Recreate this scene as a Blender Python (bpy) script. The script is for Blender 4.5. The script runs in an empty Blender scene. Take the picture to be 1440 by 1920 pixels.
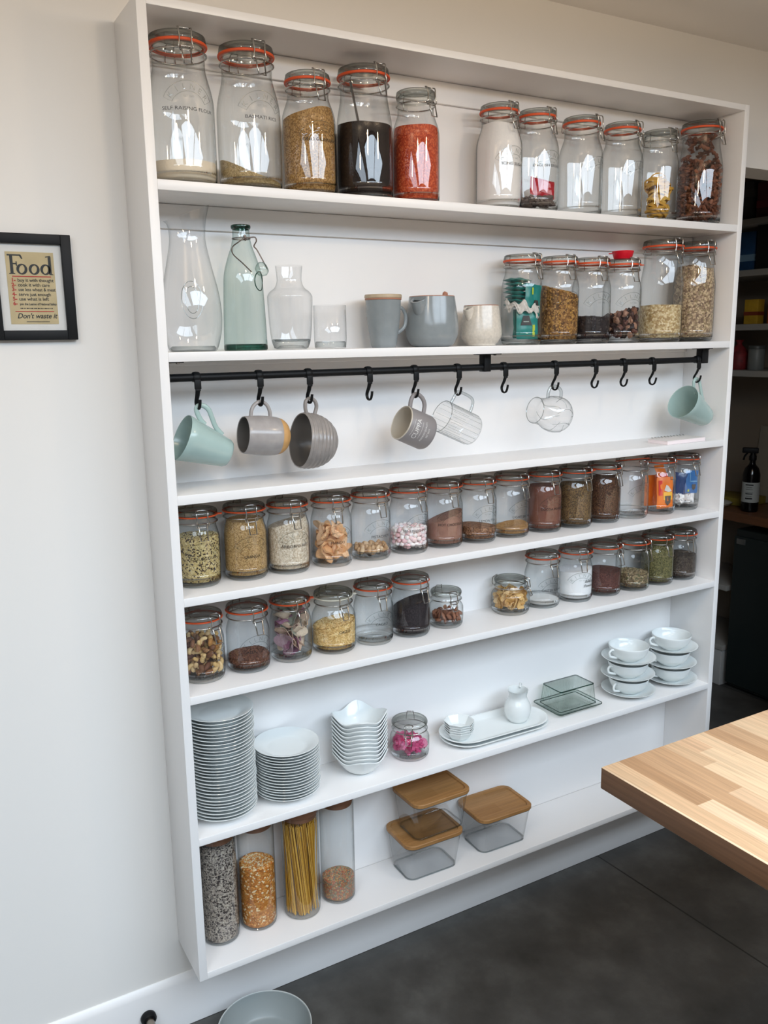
import bpy, bmesh, math, random
from mathutils import Vector, Matrix
import numpy as np

# ------------------------------------------------------------------ scene, camera, light
S = bpy.context.scene
COL = S.collection
PI = math.pi
S.view_settings.view_transform = 'Standard'
S.view_settings.look = 'None'
S.view_settings.gamma = 1.0
S.view_settings.use_curve_mapping = False
S.view_settings.exposure = 0.0
try:
    S.cycles.transparent_max_bounces = 64
    S.cycles.max_bounces = 14
    S.cycles.diffuse_bounces = 6
    S.cycles.glossy_bounces = 6
    S.cycles.transmission_bounces = 10
    S.cycles.sample_clamp_indirect = 6.0
    S.cycles.use_denoising = True
except Exception:
    pass

cam = bpy.data.cameras.new('camera')
cam.sensor_fit = 'HORIZONTAL'
cam.sensor_width = 36.0
cam.lens = 1602.986 / 1440 * 36.0
cam.clip_start = 0.02
cam_ob = bpy.data.objects.new('camera', cam)
COL.objects.link(cam_ob)
CR, CU, CF = (0.865721, -0.500318, -0.014433), (0.111222, 0.164176, 0.980141), (0.488012, 0.850134, -0.197777)
cam_ob.matrix_world = Matrix(((CR[0], CU[0], -CF[0], -0.457284), (CR[1], CU[1], -CF[1], -1.650844),
                              (CR[2], CU[2], -CF[2], 1.625529), (0, 0, 0, 1)))
S.camera = cam_ob

world = bpy.data.worlds.new('sky')
world.use_nodes = True
S.world = world
bg = world.node_tree.nodes['Background']
bg.inputs['Color'].default_value = (0.78, 0.88, 1.0, 1)
bg.inputs['Strength'].default_value = 0.25

def area_light(name, loc, rot, sx, sy, power, color):
    l = bpy.data.lights.new(name, 'AREA')
    l.shape = 'RECTANGLE'
    l.size, l.size_y = sx, sy
    l.energy = power
    l.color = color
    o = bpy.data.objects.new(name, l)
    o.location = loc
    o.rotation_euler = rot
    COL.objects.link(o)
    return o

DAY = (0.745, 0.88, 1.02)
# rooflights: daylight through two glazed openings in the ceiling
P_SKY, P_LEFT, P_REAR, P_LAMP = 29.4, 16.0, 1.0, 5.8
ROOF = [(-2.25, -.95, -3.6, -1.0), (-.55, 2.45, -3.6, -1.62)]
for (a, b, c, d), pw in zip(ROOF, (P_LEFT, P_SKY)):
    area_light('rooflight_daylight', ((a + b) / 2, (c + d) / 2, 2.452), (0, 0, 0), b - a - .02, d - c - .02, pw * (b - a) * (d - c), DAY)
# weak warm fill added behind the camera, set in an unseen glazed doorway
area_light('rear_fill_light', (-0.6, -4.62, 1.08), (PI / 2, 0, 0), 2.3, 1.9, P_REAR, (1.0, 0.80, 0.60))
# warm ceiling lamps of the room
for x in (-.60, .20, 1.00):
    l = bpy.data.lights.new('ceiling_lamp', 'POINT')
    l.energy, l.color, l.shadow_soft_size = P_LAMP, (1.0, .78, .54), .05
    o = bpy.data.objects.new('ceiling_lamp', l)
    o.location = (x, -.95, 2.26)
    COL.objects.link(o)

# ------------------------------------------------------------------ helpers
def lin(h):
    h = h.lstrip('#')
    out = []
    for i in (0, 2, 4):
        c = int(h[i:i + 2], 16) / 255
        out.append(c / 12.92 if c <= .04045 else ((c + .055) / 1.055) ** 2.4)
    return (*out, 1.0)

def text_geo(body, size, shear=0.0, offset=0.0, space=1.0, align='CENTER'):
    cu = bpy.data.curves.new('lettering', 'FONT')
    cu.body, cu.size, cu.align_x, cu.shear, cu.offset, cu.space_character = body, size, align, shear, offset, space
    cu.resolution_u = 3
    ob = bpy.data.objects.new('lettering', cu)
    COL.objects.link(ob)
    dg = bpy.context.evaluated_depsgraph_get()
    me = ob.evaluated_get(dg).to_mesh()
    v = [tuple(p.co) for p in me.vertices]
    f = [tuple(p.vertices) for p in me.polygons]
    ob.evaluated_get(dg).to_mesh_clear()
    bpy.data.objects.remove(ob)
    bpy.data.curves.remove(cu)
    return v, f

TEXT = {}
for s in ('SELF RAISING FLOUR', 'BASMATI RICE', 'LONG GRAIN RICE', 'ICING SUGAR', 'ENGLISH BREAKFAST', 'COUSCOUS', 'QUINOA',
          'ARBORIO RICE', 'MANGO', 'PISTACHIOS', 'MINI MARSHMALLOWS', 'HOT CHOCOLATE', 'LEMON TEA', 'LIGHT BROWN', 'COCOA POWDER',
          'MIXED NUTS', 'GREEN LENTILS', 'ORZO', 'CACAO', 'CASTER SUGAR'):
    TEXT[s] = text_geo(s, 0.0090, space=1.0)
TEXT['Baking'] = text_geo('Baking', 0.0112, shear=.35)
TEXT['Powder'] = text_geo('Powder', 0.0112, shear=.35)
for ch in 'KILNER':
    TEXT['emb' + ch] = text_geo(ch, 0.0125)
TEXT['EST'] = text_geo('EST 1842', 0.0045)
TEXT['CUPPA'] = text_geo('CUPPA', 0.0165)
TEXT['PREMIUM QUALITY'] = text_geo('PREMIUM QUALITY', 0.0058)
TEXT['EST 2012'] = text_geo('EST 2012', 0.0058)
POSTER = [('buy it with thought', 'p1'), ('cook it with care', 'p2'), ('use less wheat & meat', 'p3'), ('serve just enough', 'p4'),
          ('use what is left', 'p5'), ('join the League of National Safety', 'p6')]
for t, k in POSTER:
    TEXT[k] = text_geo(t, 0.0088 if k != 'p6' else 0.0062, offset=.00012, align='LEFT', space=.96)
for i in range(1, 7):
    TEXT['n%d' % i] = text_geo('%d-' % i, 0.0095, offset=.0004, align='LEFT')
TEXT['dont'] = text_geo("Don't waste it", 0.0125, shear=.3, offset=.0002, align='LEFT', space=.98)

class MB:
    """collects shapes into one mesh"""
    def __init__(self):
        self.v, self.f = [], []
    def add(self, v, f):
        n = len(self.v)
        self.v.extend(v)
        self.f.extend(tuple(i + n for i in q) for q in f)
        return self
    def box(self, x0, x1, y0, y1, z0, z1, bev=0.0):
        if bev <= 0:
            v = [(x, y, z) for z in (z0, z1) for y in (y0, y1) for x in (x0, x1)]
            return self.add(v, [(0, 2, 3, 1), (4, 5, 7, 6), (0, 1, 5, 4), (2, 6, 7, 3), (0, 4, 6, 2), (1, 3, 7, 5)])
        bm = bmesh.new()
        bmesh.ops.create_cube(bm, size=1)
        for p in bm.verts:
            p.co = Vector(((x0 + x1) / 2 + p.co.x * (x1 - x0), (y0 + y1) / 2 + p.co.y * (y1 - y0), (z0 + z1) / 2 + p.co.z * (z1 - z0)))
        bmesh.ops.bevel(bm, geom=bm.edges[:], offset=bev, segments=3, profile=.5, affect='EDGES')
        return self.bm(bm)
    def bm(self, bm):
        bm.verts.index_update()
        self.add([tuple(p.co) for p in bm.verts], [tuple(q.index for q in f.verts) for f in bm.faces])
        bm.free()
        return self
    def lathe(self, prof, seg=40, a0=0.0):
        base = len(self.v)
        rows = []
        for (r, z) in prof:
            if r < 1e-6:
                self.v.append((0, 0, z)); rows.append([len(self.v) - 1])
            else:
                s = len(self.v)
                self.v.extend((r * math.sin(a0 + 2 * PI * k / seg), -r * math.cos(a0 + 2 * PI * k / seg), z) for k in range(seg))
                rows.append(list(range(s, s + seg)))
        for A, B in zip(rows, rows[1:]):
            for k in range(seg):
                k2 = (k + 1) % seg
                if len(A) == 1 and len(B) == 1: continue
                if len(A) == 1: self.f.append((A[0], B[k2], B[k]))
                elif len(B) == 1: self.f.append((A[k], A[k2], B[0]))
                else: self.f.append((A[k], A[k2], B[k2], B[k]))
        return self
    def tube(self, pts, rad, seg=8, closed=False, flat=1.0, caps=True):
        """flat: ratio of the second axis; rad: number or list"""
        P = [Vector(p) for p in pts]
        n = len(P)
        rads = rad if isinstance(rad, (list, tuple)) else [rad] * n
        T = []
        for i in range(n):
            a = P[(i - 1) % n] if (closed or i > 0) else P[i]
            b = P[(i + 1) % n] if (closed or i < n - 1) else P[i]
            T.append((b - a).normalized())
        ref = Vector((0, 0, 1)) if abs(T[0].z) < .9 else Vector((0, 1, 0))
        N = (ref - T[0] * ref.dot(T[0])).normalized()
        rows = []
        for i in range(n):
            N = (N - T[i] * N.dot(T[i])).normalized()
            B = T[i].cross(N)
            s = len(self.v)
            for k in range(seg):
                a = 2 * PI * k / seg
                self.v.append(tuple(P[i] + N * (math.cos(a) * rads[i]) + B * (math.sin(a) * rads[i] * flat)))
            rows.append(s)
        for i in range(n if closed else n - 1):
            A, Bq = rows[i], rows[(i + 1) % n]
            for k in range(seg):
                k2 = (k + 1) % seg
                self.f.append((A + k, A + k2, Bq + k2, Bq + k))
        if caps and not closed:
            self.f.append(tuple(rows[0] + k for k in reversed(range(seg))))
            self.f.append(tuple(rows[-1] + k for k in range(seg)))
        return self
    def xf(self, M, start=0):
        self.v[start:] = [tuple(M @ Vector(p)) for p in self.v[start:]]
        return self
    def mesh(self, name, mat, smooth=40, weld=0.0):
        me = bpy.data.meshes.new(name)
        me.from_pydata(self.v, [], self.f)
        if weld:
            bm = bmesh.new(); bm.from_mesh(me)
            bmesh.ops.remove_doubles(bm, verts=bm.verts[:], dist=weld)
            bm.to_mesh(me); bm.free()
        me.materials.append(mat)
        if smooth:
            me.shade_smooth()
            me.set_sharp_from_angle(angle=math.radians(smooth))
        me.update()
        return me
    def build(self, name, mat, parent=None, smooth=40, weld=0.0):
        return link(name, self.mesh(name, mat, smooth, weld), parent)

def link(name, me, parent=None, loc=None, rz=None):
    o = bpy.data.objects.new(name, me)
    COL.objects.link(o)
    if parent is not None: o.parent = parent
    if loc is not None: o.location = loc
    if rz is not None: o.rotation_euler = (0, 0, rz)
    return o

def tag(o, label, cat, group=None, kind=None):
    o['label'] = label
    o['category'] = cat
    if group: o['group'] = group
    if kind: o['kind'] = kind
    return o

def thing(name, label, cat, loc=(0, 0, 0), rot=(0, 0, 0), group=None):
    o = bpy.data.objects.new(name, None)
    o.empty_display_size = .02
    COL.objects.link(o)
    o.location, o.rotation_euler = loc, rot
    return tag(o, label, cat, group)

def structure(o, label=None):
    o['kind'] = 'structure'
    if label: o['label'] = label
    return o

def dup(root, loc, rot=None, label=None):
    r = root.copy(); COL.objects.link(r)
    r.location = loc
    if rot is not None: r.rotation_euler = rot
    if label: r['label'] = label
    for ch in list(root.children):
        c = ch.copy(); COL.objects.link(c); c.parent = r
        for g in list(ch.children):
            d = g.copy(); COL.objects.link(d); d.parent = c
    return r

def smooth_path(pts, n=8, closed=False):
    P = [Vector(p) for p in pts]
    out = []
    m = len(P)
    for i in range(m if closed else m - 1):
        p0 = P[(i - 1) % m] if (closed or i > 0) else P[i]
        p1, p2 = P[i], P[(i + 1) % m]
        p3 = P[(i + 2) % m] if (closed or i + 2 < m) else p2
        for k in range(n):
            t = k / n
            out.append(.5 * ((2 * p1) + (p2 - p0) * t + (2 * p0 - 5 * p1 + 4 * p2 - p3) * t * t + (3 * p1 - p0 - 3 * p2 + p3) * t ** 3))
    if not closed: out.append(P[-1])
    return out

def rrect(hx, hy, rad, n=5):
    """rounded rectangle outline, counter-clockwise"""
    out = []
    for cx, cy, a in ((hx - rad, -hy + rad, -PI / 2), (hx - rad, hy - rad, 0), (-hx + rad, hy - rad, PI / 2), (-hx + rad, -hy + rad, PI)):
        out += [(cx + rad * math.cos(a + PI / 2 * k / n), cy + rad * math.sin(a + PI / 2 * k / n)) for k in range(n + 1)]
    return out

def loft(mb, rings, cap0=True, cap1=True):
    """rings: lists of equal length of 3-d points"""
    n = len(rings[0])
    s = len(mb.v)
    for r in rings: mb.v.extend(r)
    for i in range(len(rings) - 1):
        for k in range(n):
            k2 = (k + 1) % n
            mb.f.append((s + i * n + k, s + i * n + k2, s + (i + 1) * n + k2, s + (i + 1) * n + k))
    if cap0: mb.f.append(tuple(s + k for k in reversed(range(n))))
    if cap1: mb.f.append(tuple(s + (len(rings) - 1) * n + k for k in range(n)))
    return mb

# ------------------------------------------------------------------ materials
def new_mat(name):
    m = bpy.data.materials.new(name)
    m.use_nodes = True
    nt = m.node_tree
    return m, nt, nt.nodes['Principled BSDF'], nt.nodes['Material Output']

def plain(name, color, rough=.5, metal=0.0, spec=.5, noise=0.0, nscale=8.0, bump=0.0, bscale=200.0, coat=0.0):
    m, nt, b, out = new_mat(name)
    col = lin(color) if isinstance(color, str) else color
    b.inputs['Base Color'].default_value = col
    b.inputs['Roughness'].default_value = rough
    b.inputs['Metallic'].default_value = metal
    b.inputs['Specular IOR Level'].default_value = spec
    b.inputs['Coat Weight'].default_value = coat
    tc = nt.nodes.new('ShaderNodeTexCoord')
    if noise:
        n = nt.nodes.new('ShaderNodeTexNoise'); n.inputs['Scale'].default_value = nscale; n.inputs['Detail'].default_value = 6
        r = nt.nodes.new('ShaderNodeValToRGB')
        r.color_ramp.elements[0].position, r.color_ramp.elements[1].position = .3, .7
        r.color_ramp.elements[0].color = (*[c * (1 - noise) for c in col[:3]], 1)
        r.color_ramp.elements[1].color = (*[min(1, c * (1 + noise)) for c in col[:3]], 1)
        nt.links.new(tc.outputs['Object'], n.inputs['Vector']); nt.links.new(n.outputs['Fac'], r.inputs['Fac']); nt.links.new(r.outputs['Color'], b.inputs['Base Color'])
    if bump:
        n = nt.nodes.new('ShaderNodeTexNoise'); n.inputs['Scale'].default_value = bscale; n.inputs['Detail'].default_value = 4
        bp = nt.nodes.new('ShaderNodeBump'); bp.inputs['Strength'].default_value = bump; bp.inputs['Distance'].default_value = .002
        nt.links.new(tc.outputs['Object'], n.inputs['Vector']); nt.links.new(n.outputs['Fac'], bp.inputs['Height']); nt.links.new(bp.outputs['Normal'], b.inputs['Normal'])
    return m

def ramp(nt, stops, constant=False):
    r = nt.nodes.new('ShaderNodeValToRGB')
    e = r.color_ramp.elements
    while len(e) < len(stops): e.new(.5)
    for k, (p, c) in enumerate(stops):
        e[k].position, e[k].color = p, lin(c)
    if constant: r.color_ramp.interpolation = 'CONSTANT'
    return r

def granular(name, colors, scale=320, bump=.8, stretch=1.0, rough=.75, dist=.0012):
    """a packed heap of grains: every cell its own colour"""
    m, nt, b, out = new_mat(name)
    b.inputs['Roughness'].default_value = rough
    b.inputs['Specular IOR Level'].default_value = .25
    tc = nt.nodes.new('ShaderNodeTexCoord')
    nz = nt.nodes.new('ShaderNodeTexNoise'); nz.inputs['Scale'].default_value = scale * .7
    mx = nt.nodes.new('ShaderNodeMixRGB'); mx.blend_type = 'ADD'; mx.inputs[0].default_value = .35 / scale
    nt.links.new(tc.outputs['Object'], mx.inputs[1]); nt.links.new(nz.outputs['Color'], mx.inputs[2])
    nt.links.new(tc.outputs['Object'], nz.inputs['Vector'])
    mp = nt.nodes.new('ShaderNodeMapping'); mp.inputs['Scale'].default_value = (1, 1, 1 / stretch)
    vo = nt.nodes.new('ShaderNodeTexVoronoi'); vo.inputs['Scale'].default_value = scale
    nt.links.new(mx.outputs[0], mp.inputs['Vector']); nt.links.new(mp.outputs[0], vo.inputs['Vector'])
    sp = nt.nodes.new('ShaderNodeSeparateColor'); nt.links.new(vo.outputs['Color'], sp.inputs[0])
    n = len(colors)
    r = ramp(nt, [(k / n, c) for k, c in enumerate(colors)], True)
    nt.links.new(sp.outputs[0], r.inputs['Fac']); nt.links.new(r.outputs['Color'], b.inputs['Base Color'])
    bp = nt.nodes.new('ShaderNodeBump'); bp.invert = True; bp.inputs['Strength'].default_value = bump; bp.inputs['Distance'].default_value = dist
    nt.links.new(vo.outputs['Distance'], bp.inputs['Height']); nt.links.new(bp.outputs['Normal'], b.inputs['Normal'])
    return m

def varied(name, colors, source='object', rough=.6, bump=0.0, bscale=300, spec=.35, trans=0.0):
    """each copy (source object) or each grain (source island) gets its own tone"""
    m, nt, b, out = new_mat(name)
    b.inputs['Roughness'].default_value = rough
    b.inputs['Specular IOR Level'].default_value = spec
    if trans:
        b.inputs['Subsurface Weight'].default_value = trans
        b.inputs['Subsurface Radius'].default_value = (.006, .004, .003)
    if source == 'object':
        g = nt.nodes.new('ShaderNodeObjectInfo'); o = g.outputs['Random']
    else:
        g = nt.nodes.new('ShaderNodeNewGeometry'); o = g.outputs['Random Per Island']
    n = len(colors)
    r = ramp(nt, [(k / n, c) for k, c in enumerate(colors)], True)
    nt.links.new(o, r.inputs['Fac'])
    tc = nt.nodes.new('ShaderNodeTexCoord')
    nz = nt.nodes.new('ShaderNodeTexNoise'); nz.inputs['Scale'].default_value = bscale
    nt.links.new(tc.outputs['Object'], nz.inputs['Vector'])
    hs = nt.nodes.new('ShaderNodeHueSaturation')
    mr = nt.nodes.new('ShaderNodeMapRange'); mr.inputs['To Min'].default_value = .75; mr.inputs['To Max'].default_value = 1.25
    nt.links.new(nz.outputs['Fac'], mr.inputs['Value']); nt.links.new(mr.outputs[0], hs.inputs['Value'])
    nt.links.new(r.outputs['Color'], hs.inputs['Color']); nt.links.new(hs.outputs['Color'], b.inputs['Base Color'])
    if bump:
        bp = nt.nodes.new('ShaderNodeBump'); bp.inputs['Strength'].default_value = bump; bp.inputs['Distance'].default_value = .001
        nt.links.new(nz.outputs['Fac'], bp.inputs['Height']); nt.links.new(bp.outputs['Normal'], b.inputs['Normal'])
    return m

def thin_glass(name, face='#fbfcfc', edge='#858d8a', power=3.4, gloss=1.0, rough=0.0):
    """thin-walled glass: clear face-on, its own tint along the rim where the wall is seen edge-on, Fresnel reflection"""
    m, nt, b, out = new_mat(name)
    nt.nodes.remove(b)
    lw = nt.nodes.new('ShaderNodeLayerWeight'); lw.inputs['Blend'].default_value = .5
    p1 = nt.nodes.new('ShaderNodeMath'); p1.operation = 'POWER'; p1.inputs[1].default_value = power
    p2 = nt.nodes.new('ShaderNodeMath'); p2.operation = 'POWER'; p2.inputs[1].default_value = 5.0
    ma = nt.nodes.new('ShaderNodeMath'); ma.operation = 'MULTIPLY_ADD'; ma.inputs[1].default_value = .85 * gloss; ma.inputs[2].default_value = .075 * gloss
    ma.use_clamp = True
    nt.links.new(lw.outputs['Facing'], p1.inputs[0]); nt.links.new(lw.outputs['Facing'], p2.inputs[0]); nt.links.new(p2.outputs[0], ma.inputs[0])
    mc = nt.nodes.new('ShaderNodeMixRGB'); mc.inputs[1].default_value, mc.inputs[2].default_value = lin(face), lin(edge)
    nt.links.new(p1.outputs[0], mc.inputs[0])
    tr = nt.nodes.new('ShaderNodeBsdfTransparent'); nt.links.new(mc.outputs[0], tr.inputs['Color'])
    gl = nt.nodes.new('ShaderNodeBsdfGlossy'); gl.inputs['Roughness'].default_value = rough
    mix = nt.nodes.new('ShaderNodeMixShader')
    nt.links.new(ma.outputs[0], mix.inputs[0]); nt.links.new(tr.outputs[0], mix.inputs[1]); nt.links.new(gl.outputs[0], mix.inputs[2])
    nt.links.new(mix.outputs[0], out.inputs['Surface'])
    return m

M = {}
M['wall'] = plain('wall_paint', (.80, .775, .74, 1), .6, spec=.3, bump=.05, bscale=90)
M['taupe'] = plain('darkened_wall_paint', (.30, .25, .20, 1), .7, spec=.2)  # darkened tone: less bounce in the room, painted-in shade in the pantry
M['ceiling'] = plain('ceiling_paint', (.78, .745, .70, 1), .7, spec=.2)
M['shelf'] = plain('shelf_paint', (.84, .825, .815, 1), .32, spec=.45)
M['glass'] = thin_glass('jar_glass')
M['lidglass'] = thin_glass('lid_glass', '#eceeea', '#4e504a', 1.6)
M['clear'] = thin_glass('clear_glass', '#fdfdfd', '#a5abad', 4.0)
M['greenglass'] = thin_glass('green_glass', '#f1f7f5', '#5f8f84', 3.0)
M['butterlid'] = thin_glass('butter_lid_glass', '#f5f9f7', '#7f958d', 2.0, 1.2)
M['butterglass'] = thin_glass('butter_glass', '#f9fbfa', '#8ca097', 3.2)
M['amberglass'] = plain('dark_bottle', '#0a0a0c', .12)
M['emboss'] = thin_glass('embossed_glass', '#dcdfdd', '#7d817e', 1.4, 1.6)
M['thickbase'] = thin_glass('thick_glass_base', '#7fb3a6', '#0d4f44', .8)
M['thickclear'] = thin_glass('thick_clear_base', '#eff2f2', '#8e9597', 1.8)
M['seal'] = plain('orange_rubber', '#dc5527', .55)
M['fine'] = thin_glass('fine_glass_relief', '#f3f5f5', '#a3a9a9', 1.6)
M['edgewood'] = None
M['sealwhite'] = plain('cream_rubber', '#e6ddc8', .5)
M['wire'] = plain('steel_wire', '#b9b7b2', .22, metal=1.0)
M['darkwire'] = plain('old_wire', '#6d615a', .4, metal=.8)
M['black'] = plain('black_paint', '#0d0e10', .5, spec=.25)
M['ink'] = plain('black_lettering', '#151416', .5)
M['porcelain'] = plain('white_porcelain', '#e2e6e5', .12, spec=.5)
M['greyglaze'] = plain('blue_grey_glaze', '#878e91', .16, noise=.06, nscale=40)
M['creamglaze'] = plain('cream_speckled_glaze', '#d0c8bc', .18, noise=.10, nscale=160)
M['teal'] = plain('teal_glaze', '#a5bcb8', .2, noise=.03, nscale=30)
M['mugGrey'] = plain('grey_glaze', '#a29d9b', .2, noise=.1, nscale=45)
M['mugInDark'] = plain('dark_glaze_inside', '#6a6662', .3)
M['tan'] = plain('bare_clay', '#c79a62', .6, noise=.08, nscale=60)
M['ribGrey'] = plain('ribbed_grey_glaze', '#928c88', .22, noise=.1, nscale=60)
M['cuppaGrey'] = plain('matt_grey_glaze', '#8b8686', .45)
M['cream'] = plain('cream_inside_glaze', '#c6bdae', .3)
M['white_ink'] = plain('white_lettering', '#e4e2df', .6)
M['clayrim'] = plain('clay_rim', '#a8765f', .6)
M['woodlid'] = plain('pale_wood_lid', '#b5a389', .5, noise=.1, nscale=50)
M['red'] = plain('red_plastic', '#e0182f', .35)
M['teak'] = None

def staves(name, tones, width, length, axis='y', grain=(180, 6, 60), rough=.42, gap=.0004, bump=.04):
    """glued-up timber: staves with their own tone and grain along one axis"""
    m, nt, b, out = new_mat(name)
    b.inputs['Roughness'].default_value = rough
    b.inputs['Specular IOR Level'].default_value = .35
    tc = nt.nodes.new('ShaderNodeTexCoord')
    mp = nt.nodes.new('ShaderNodeMapping')
    if axis == 'y': mp.inputs['Rotation'].default_value = (0, 0, PI / 2)
    nt.links.new(tc.outputs['Object'], mp.inputs['Vector'])
    br = nt.nodes.new('ShaderNodeTexBrick')
    br.inputs['Color1'].default_value, br.inputs['Color2'].default_value = (0, 0, 0, 1), (1, 1, 1, 1)
    br.inputs['Mortar'].default_value = (.15, .15, .15, 1)
    br.inputs['Scale'].default_value = 1.0
    br.inputs['Mortar Size'].default_value = gap
    br.inputs['Brick Width'].default_value = length
    br.inputs['Row Height'].default_value = width
    br.offset = .37; br.offset_frequency = 3; br.squash = .8; br.squash_frequency = 2
    nt.links.new(mp.outputs[0], br.inputs['Vector'])
    n = len(tones)
    r = ramp(nt, [(k / max(1, n - 1), c) for k, c in enumerate(tones)])
    nt.links.new(br.outputs['Color'], r.inputs['Fac'])
    mp2 = nt.nodes.new('ShaderNodeMapping')
    mp2.inputs['Scale'].default_value = (grain[0], grain[1], grain[2]) if axis == 'y' else (grain[1], grain[0], grain[2])
    nt.links.new(tc.outputs['Object'], mp2.inputs['Vector'])
    nz = nt.nodes.new('ShaderNodeTexNoise'); nz.inputs['Scale'].default_value = 1; nz.inputs['Detail'].default_value = 5; nz.inputs['Distortion'].default_value = .6
    nt.links.new(mp2.outputs[0], nz.inputs['Vector'])
    mr = nt.nodes.new('ShaderNodeMapRange'); mr.inputs['From Min'].default_value = .3; mr.inputs['From Max'].default_value = .7
    mr.inputs['To Min'].default_value = .80; mr.inputs['To Max'].default_value = 1.12
    nt.links.new(nz.outputs['Fac'], mr.inputs['Value'])
    hs = nt.nodes.new('ShaderNodeHueSaturation'); nt.links.new(mr.outputs[0], hs.inputs['Value']); nt.links.new(r.outputs['Color'], hs.inputs['Color'])
    nt.links.new(hs.outputs['Color'], b.inputs['Base Color'])
    bp = nt.nodes.new('ShaderNodeBump'); bp.inputs['Strength'].default_value = bump; bp.inputs['Distance'].default_value = .001
    nt.links.new(nz.outputs['Fac'], bp.inputs['Height']); nt.links.new(bp.outputs['Normal'], b.inputs['Normal'])
    return m

M['block'] = staves('beech_block', ['#a37d59', '#cba683', '#dbb994', '#bb9571', '#e2c4a0', '#d2ac88', '#efd7b6', '#c79f7a'], .036, .40)
M['bamboo'] = staves('bamboo', ['#a37748', '#ab7f50', '#9c7041', '#a67a4a'], .02, .3, 'x', (160, 8, 50), .5)
M['edgewood'] = staves('worktop_edge', ['#6b4c35', '#7a583e', '#735239'], .08, 1.3, 'y', (60, 5, 160))
M['dim_wood'] = staves('dark_worktop', ['#6a4630', '#7a523a', '#714b33'], .06, .5)

# concrete-look floor with fine joints
def floor_mat():
    m, nt, b, out = new_mat('dark_floor_tile')
    b.inputs['Roughness'].default_value = .42
    b.inputs['Specular IOR Level'].default_value = .4
    tc = nt.nodes.new('ShaderNodeTexCoord')
    nz = nt.nodes.new('ShaderNodeTexNoise'); nz.inputs['Scale'].default_value = 5.5; nz.inputs['Detail'].default_value = 9; nz.inputs['Roughness'].default_value = .62
    nt.links.new(tc.outputs['Object'], nz.inputs['Vector'])
    r = ramp(nt, [(.3, '#3f3d3a'), (.5, '#4e4c49'), (.72, '#63625f')])
    nt.links.new(nz.outputs['Fac'], r.inputs['Fac'])
    sx = nt.nodes.new('ShaderNodeSeparateXYZ'); nt.links.new(tc.outputs['Object'], sx.inputs[0])
    def line(sock, off, period):
        a = nt.nodes.new('ShaderNodeMath'); a.operation = 'SUBTRACT'; a.inputs[1].default_value = off - period / 2; nt.links.new(sock, a.inputs[0])
        c = nt.nodes.new('ShaderNodeMath'); c.operation = 'FLOORED_MODULO'; c.inputs[1].default_value = period; nt.links.new(a.outputs[0], c.inputs[0])
        d = nt.nodes.new('ShaderNodeMath'); d.operation = 'SUBTRACT'; d.inputs[1].default_value = period / 2; nt.links.new(c.outputs[0], d.inputs[0])
        e = nt.nodes.new('ShaderNodeMath'); e.operation = 'ABSOLUTE'; nt.links.new(d.outputs[0], e.inputs[0])
        g = nt.nodes.new('ShaderNodeMath'); g.operation = 'LESS_THAN'; g.inputs[1].default_value = .0026; nt.links.new(e.outputs[0], g.inputs[0])
        return g.outputs[0]
    rot = nt.nodes.new('ShaderNodeMath'); rot.operation = 'MULTIPLY_ADD'; rot.inputs[1].default_value = .0525
    nt.links.new(sx.outputs['Y'], rot.inputs[0]); nt.links.new(sx.outputs['X'], rot.inputs[2])
    mxm = nt.nodes.new('ShaderNodeMath'); mxm.operation = 'MAXIMUM'
    nt.links.new(line(rot.outputs[0], 1.3502, 1.5), mxm.inputs[0]); nt.links.new(line(sx.outputs['Y'], -1.35, 1.5), mxm.inputs[1])
    mix = nt.nodes.new('ShaderNodeMixRGB'); mix.inputs[2].default_value = lin('#23211f')
    nt.links.new(mxm.outputs[0], mix.inputs[0]); nt.links.new(r.outputs['Color'], mix.inputs[1]); nt.links.new(mix.outputs[0], b.inputs['Base Color'])
    return m
M['floor'] = floor_mat()

# ------------------------------------------------------------------ room shell
WALL_Y, CEIL = 0.162, 2.446
XL, XR, YR = -2.4, 4.0, -4.55
structure(MB().box(XL - .1, XR + .1, YR - .1, 2.0, -.06, 0).build('floor', M['floor'], smooth=0))
c = MB()
(a0, a1, a2, a3), (b0, b1, b2, b3) = ROOF
for q in ((XL, a0, YR, WALL_Y), (a0, a1, a3, WALL_Y), (a0, a1, YR, a2), (a1, b0, YR, WALL_Y), (b0, b1, b3, WALL_Y), (b0, b1, YR, b2), (b1, XR, YR, WALL_Y)):
    c.box(q[0], q[1], q[2], q[3], CEIL, CEIL + .12)
structure(c.build('ceiling', M['ceiling'], smooth=0))
for k, (a, b, c, d) in enumerate(ROOF):
    w = MB()
    for q in ((a, a + .03, c, d), (b - .03, b, c, d), (a + .03, b - .03, c, c + .03), (a + .03, b - .03, d - .03, d)):
        w.box(q[0], q[1], q[2], q[3], CEIL - .012, CEIL + .03)
    if b - a > 2: w.box((a + b) / 2 - .03, (a + b) / 2 + .03, c + .03, d - .03, CEIL - .012, CEIL + .004)
    structure(w.build('window_%d' % (k + 1), M['black'], smooth=0))
DOOR_X0, DOOR_X1, DOOR_H = 1.70, 2.46, 2.118
w = MB().box(XL, DOOR_X0, WALL_Y, WALL_Y + .12, 0, CEIL).box(DOOR_X0, DOOR_X1, WALL_Y, WALL_Y + .12, DOOR_H, CEIL).box(DOOR_X1, XR, WALL_Y, WALL_Y + .12, 0, CEIL)
structure(w.build('wall_back', M['wall'], smooth=0))
structure(MB().box(XL - .1, XL, YR, WALL_Y + .12, 0, CEIL + .12).build('wall_left', M['taupe'], smooth=0))
structure(MB().box(XR, XR + .1, YR, WALL_Y + .12, 0, CEIL + .12).build('wall_right', M['taupe'], smooth=0))
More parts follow.
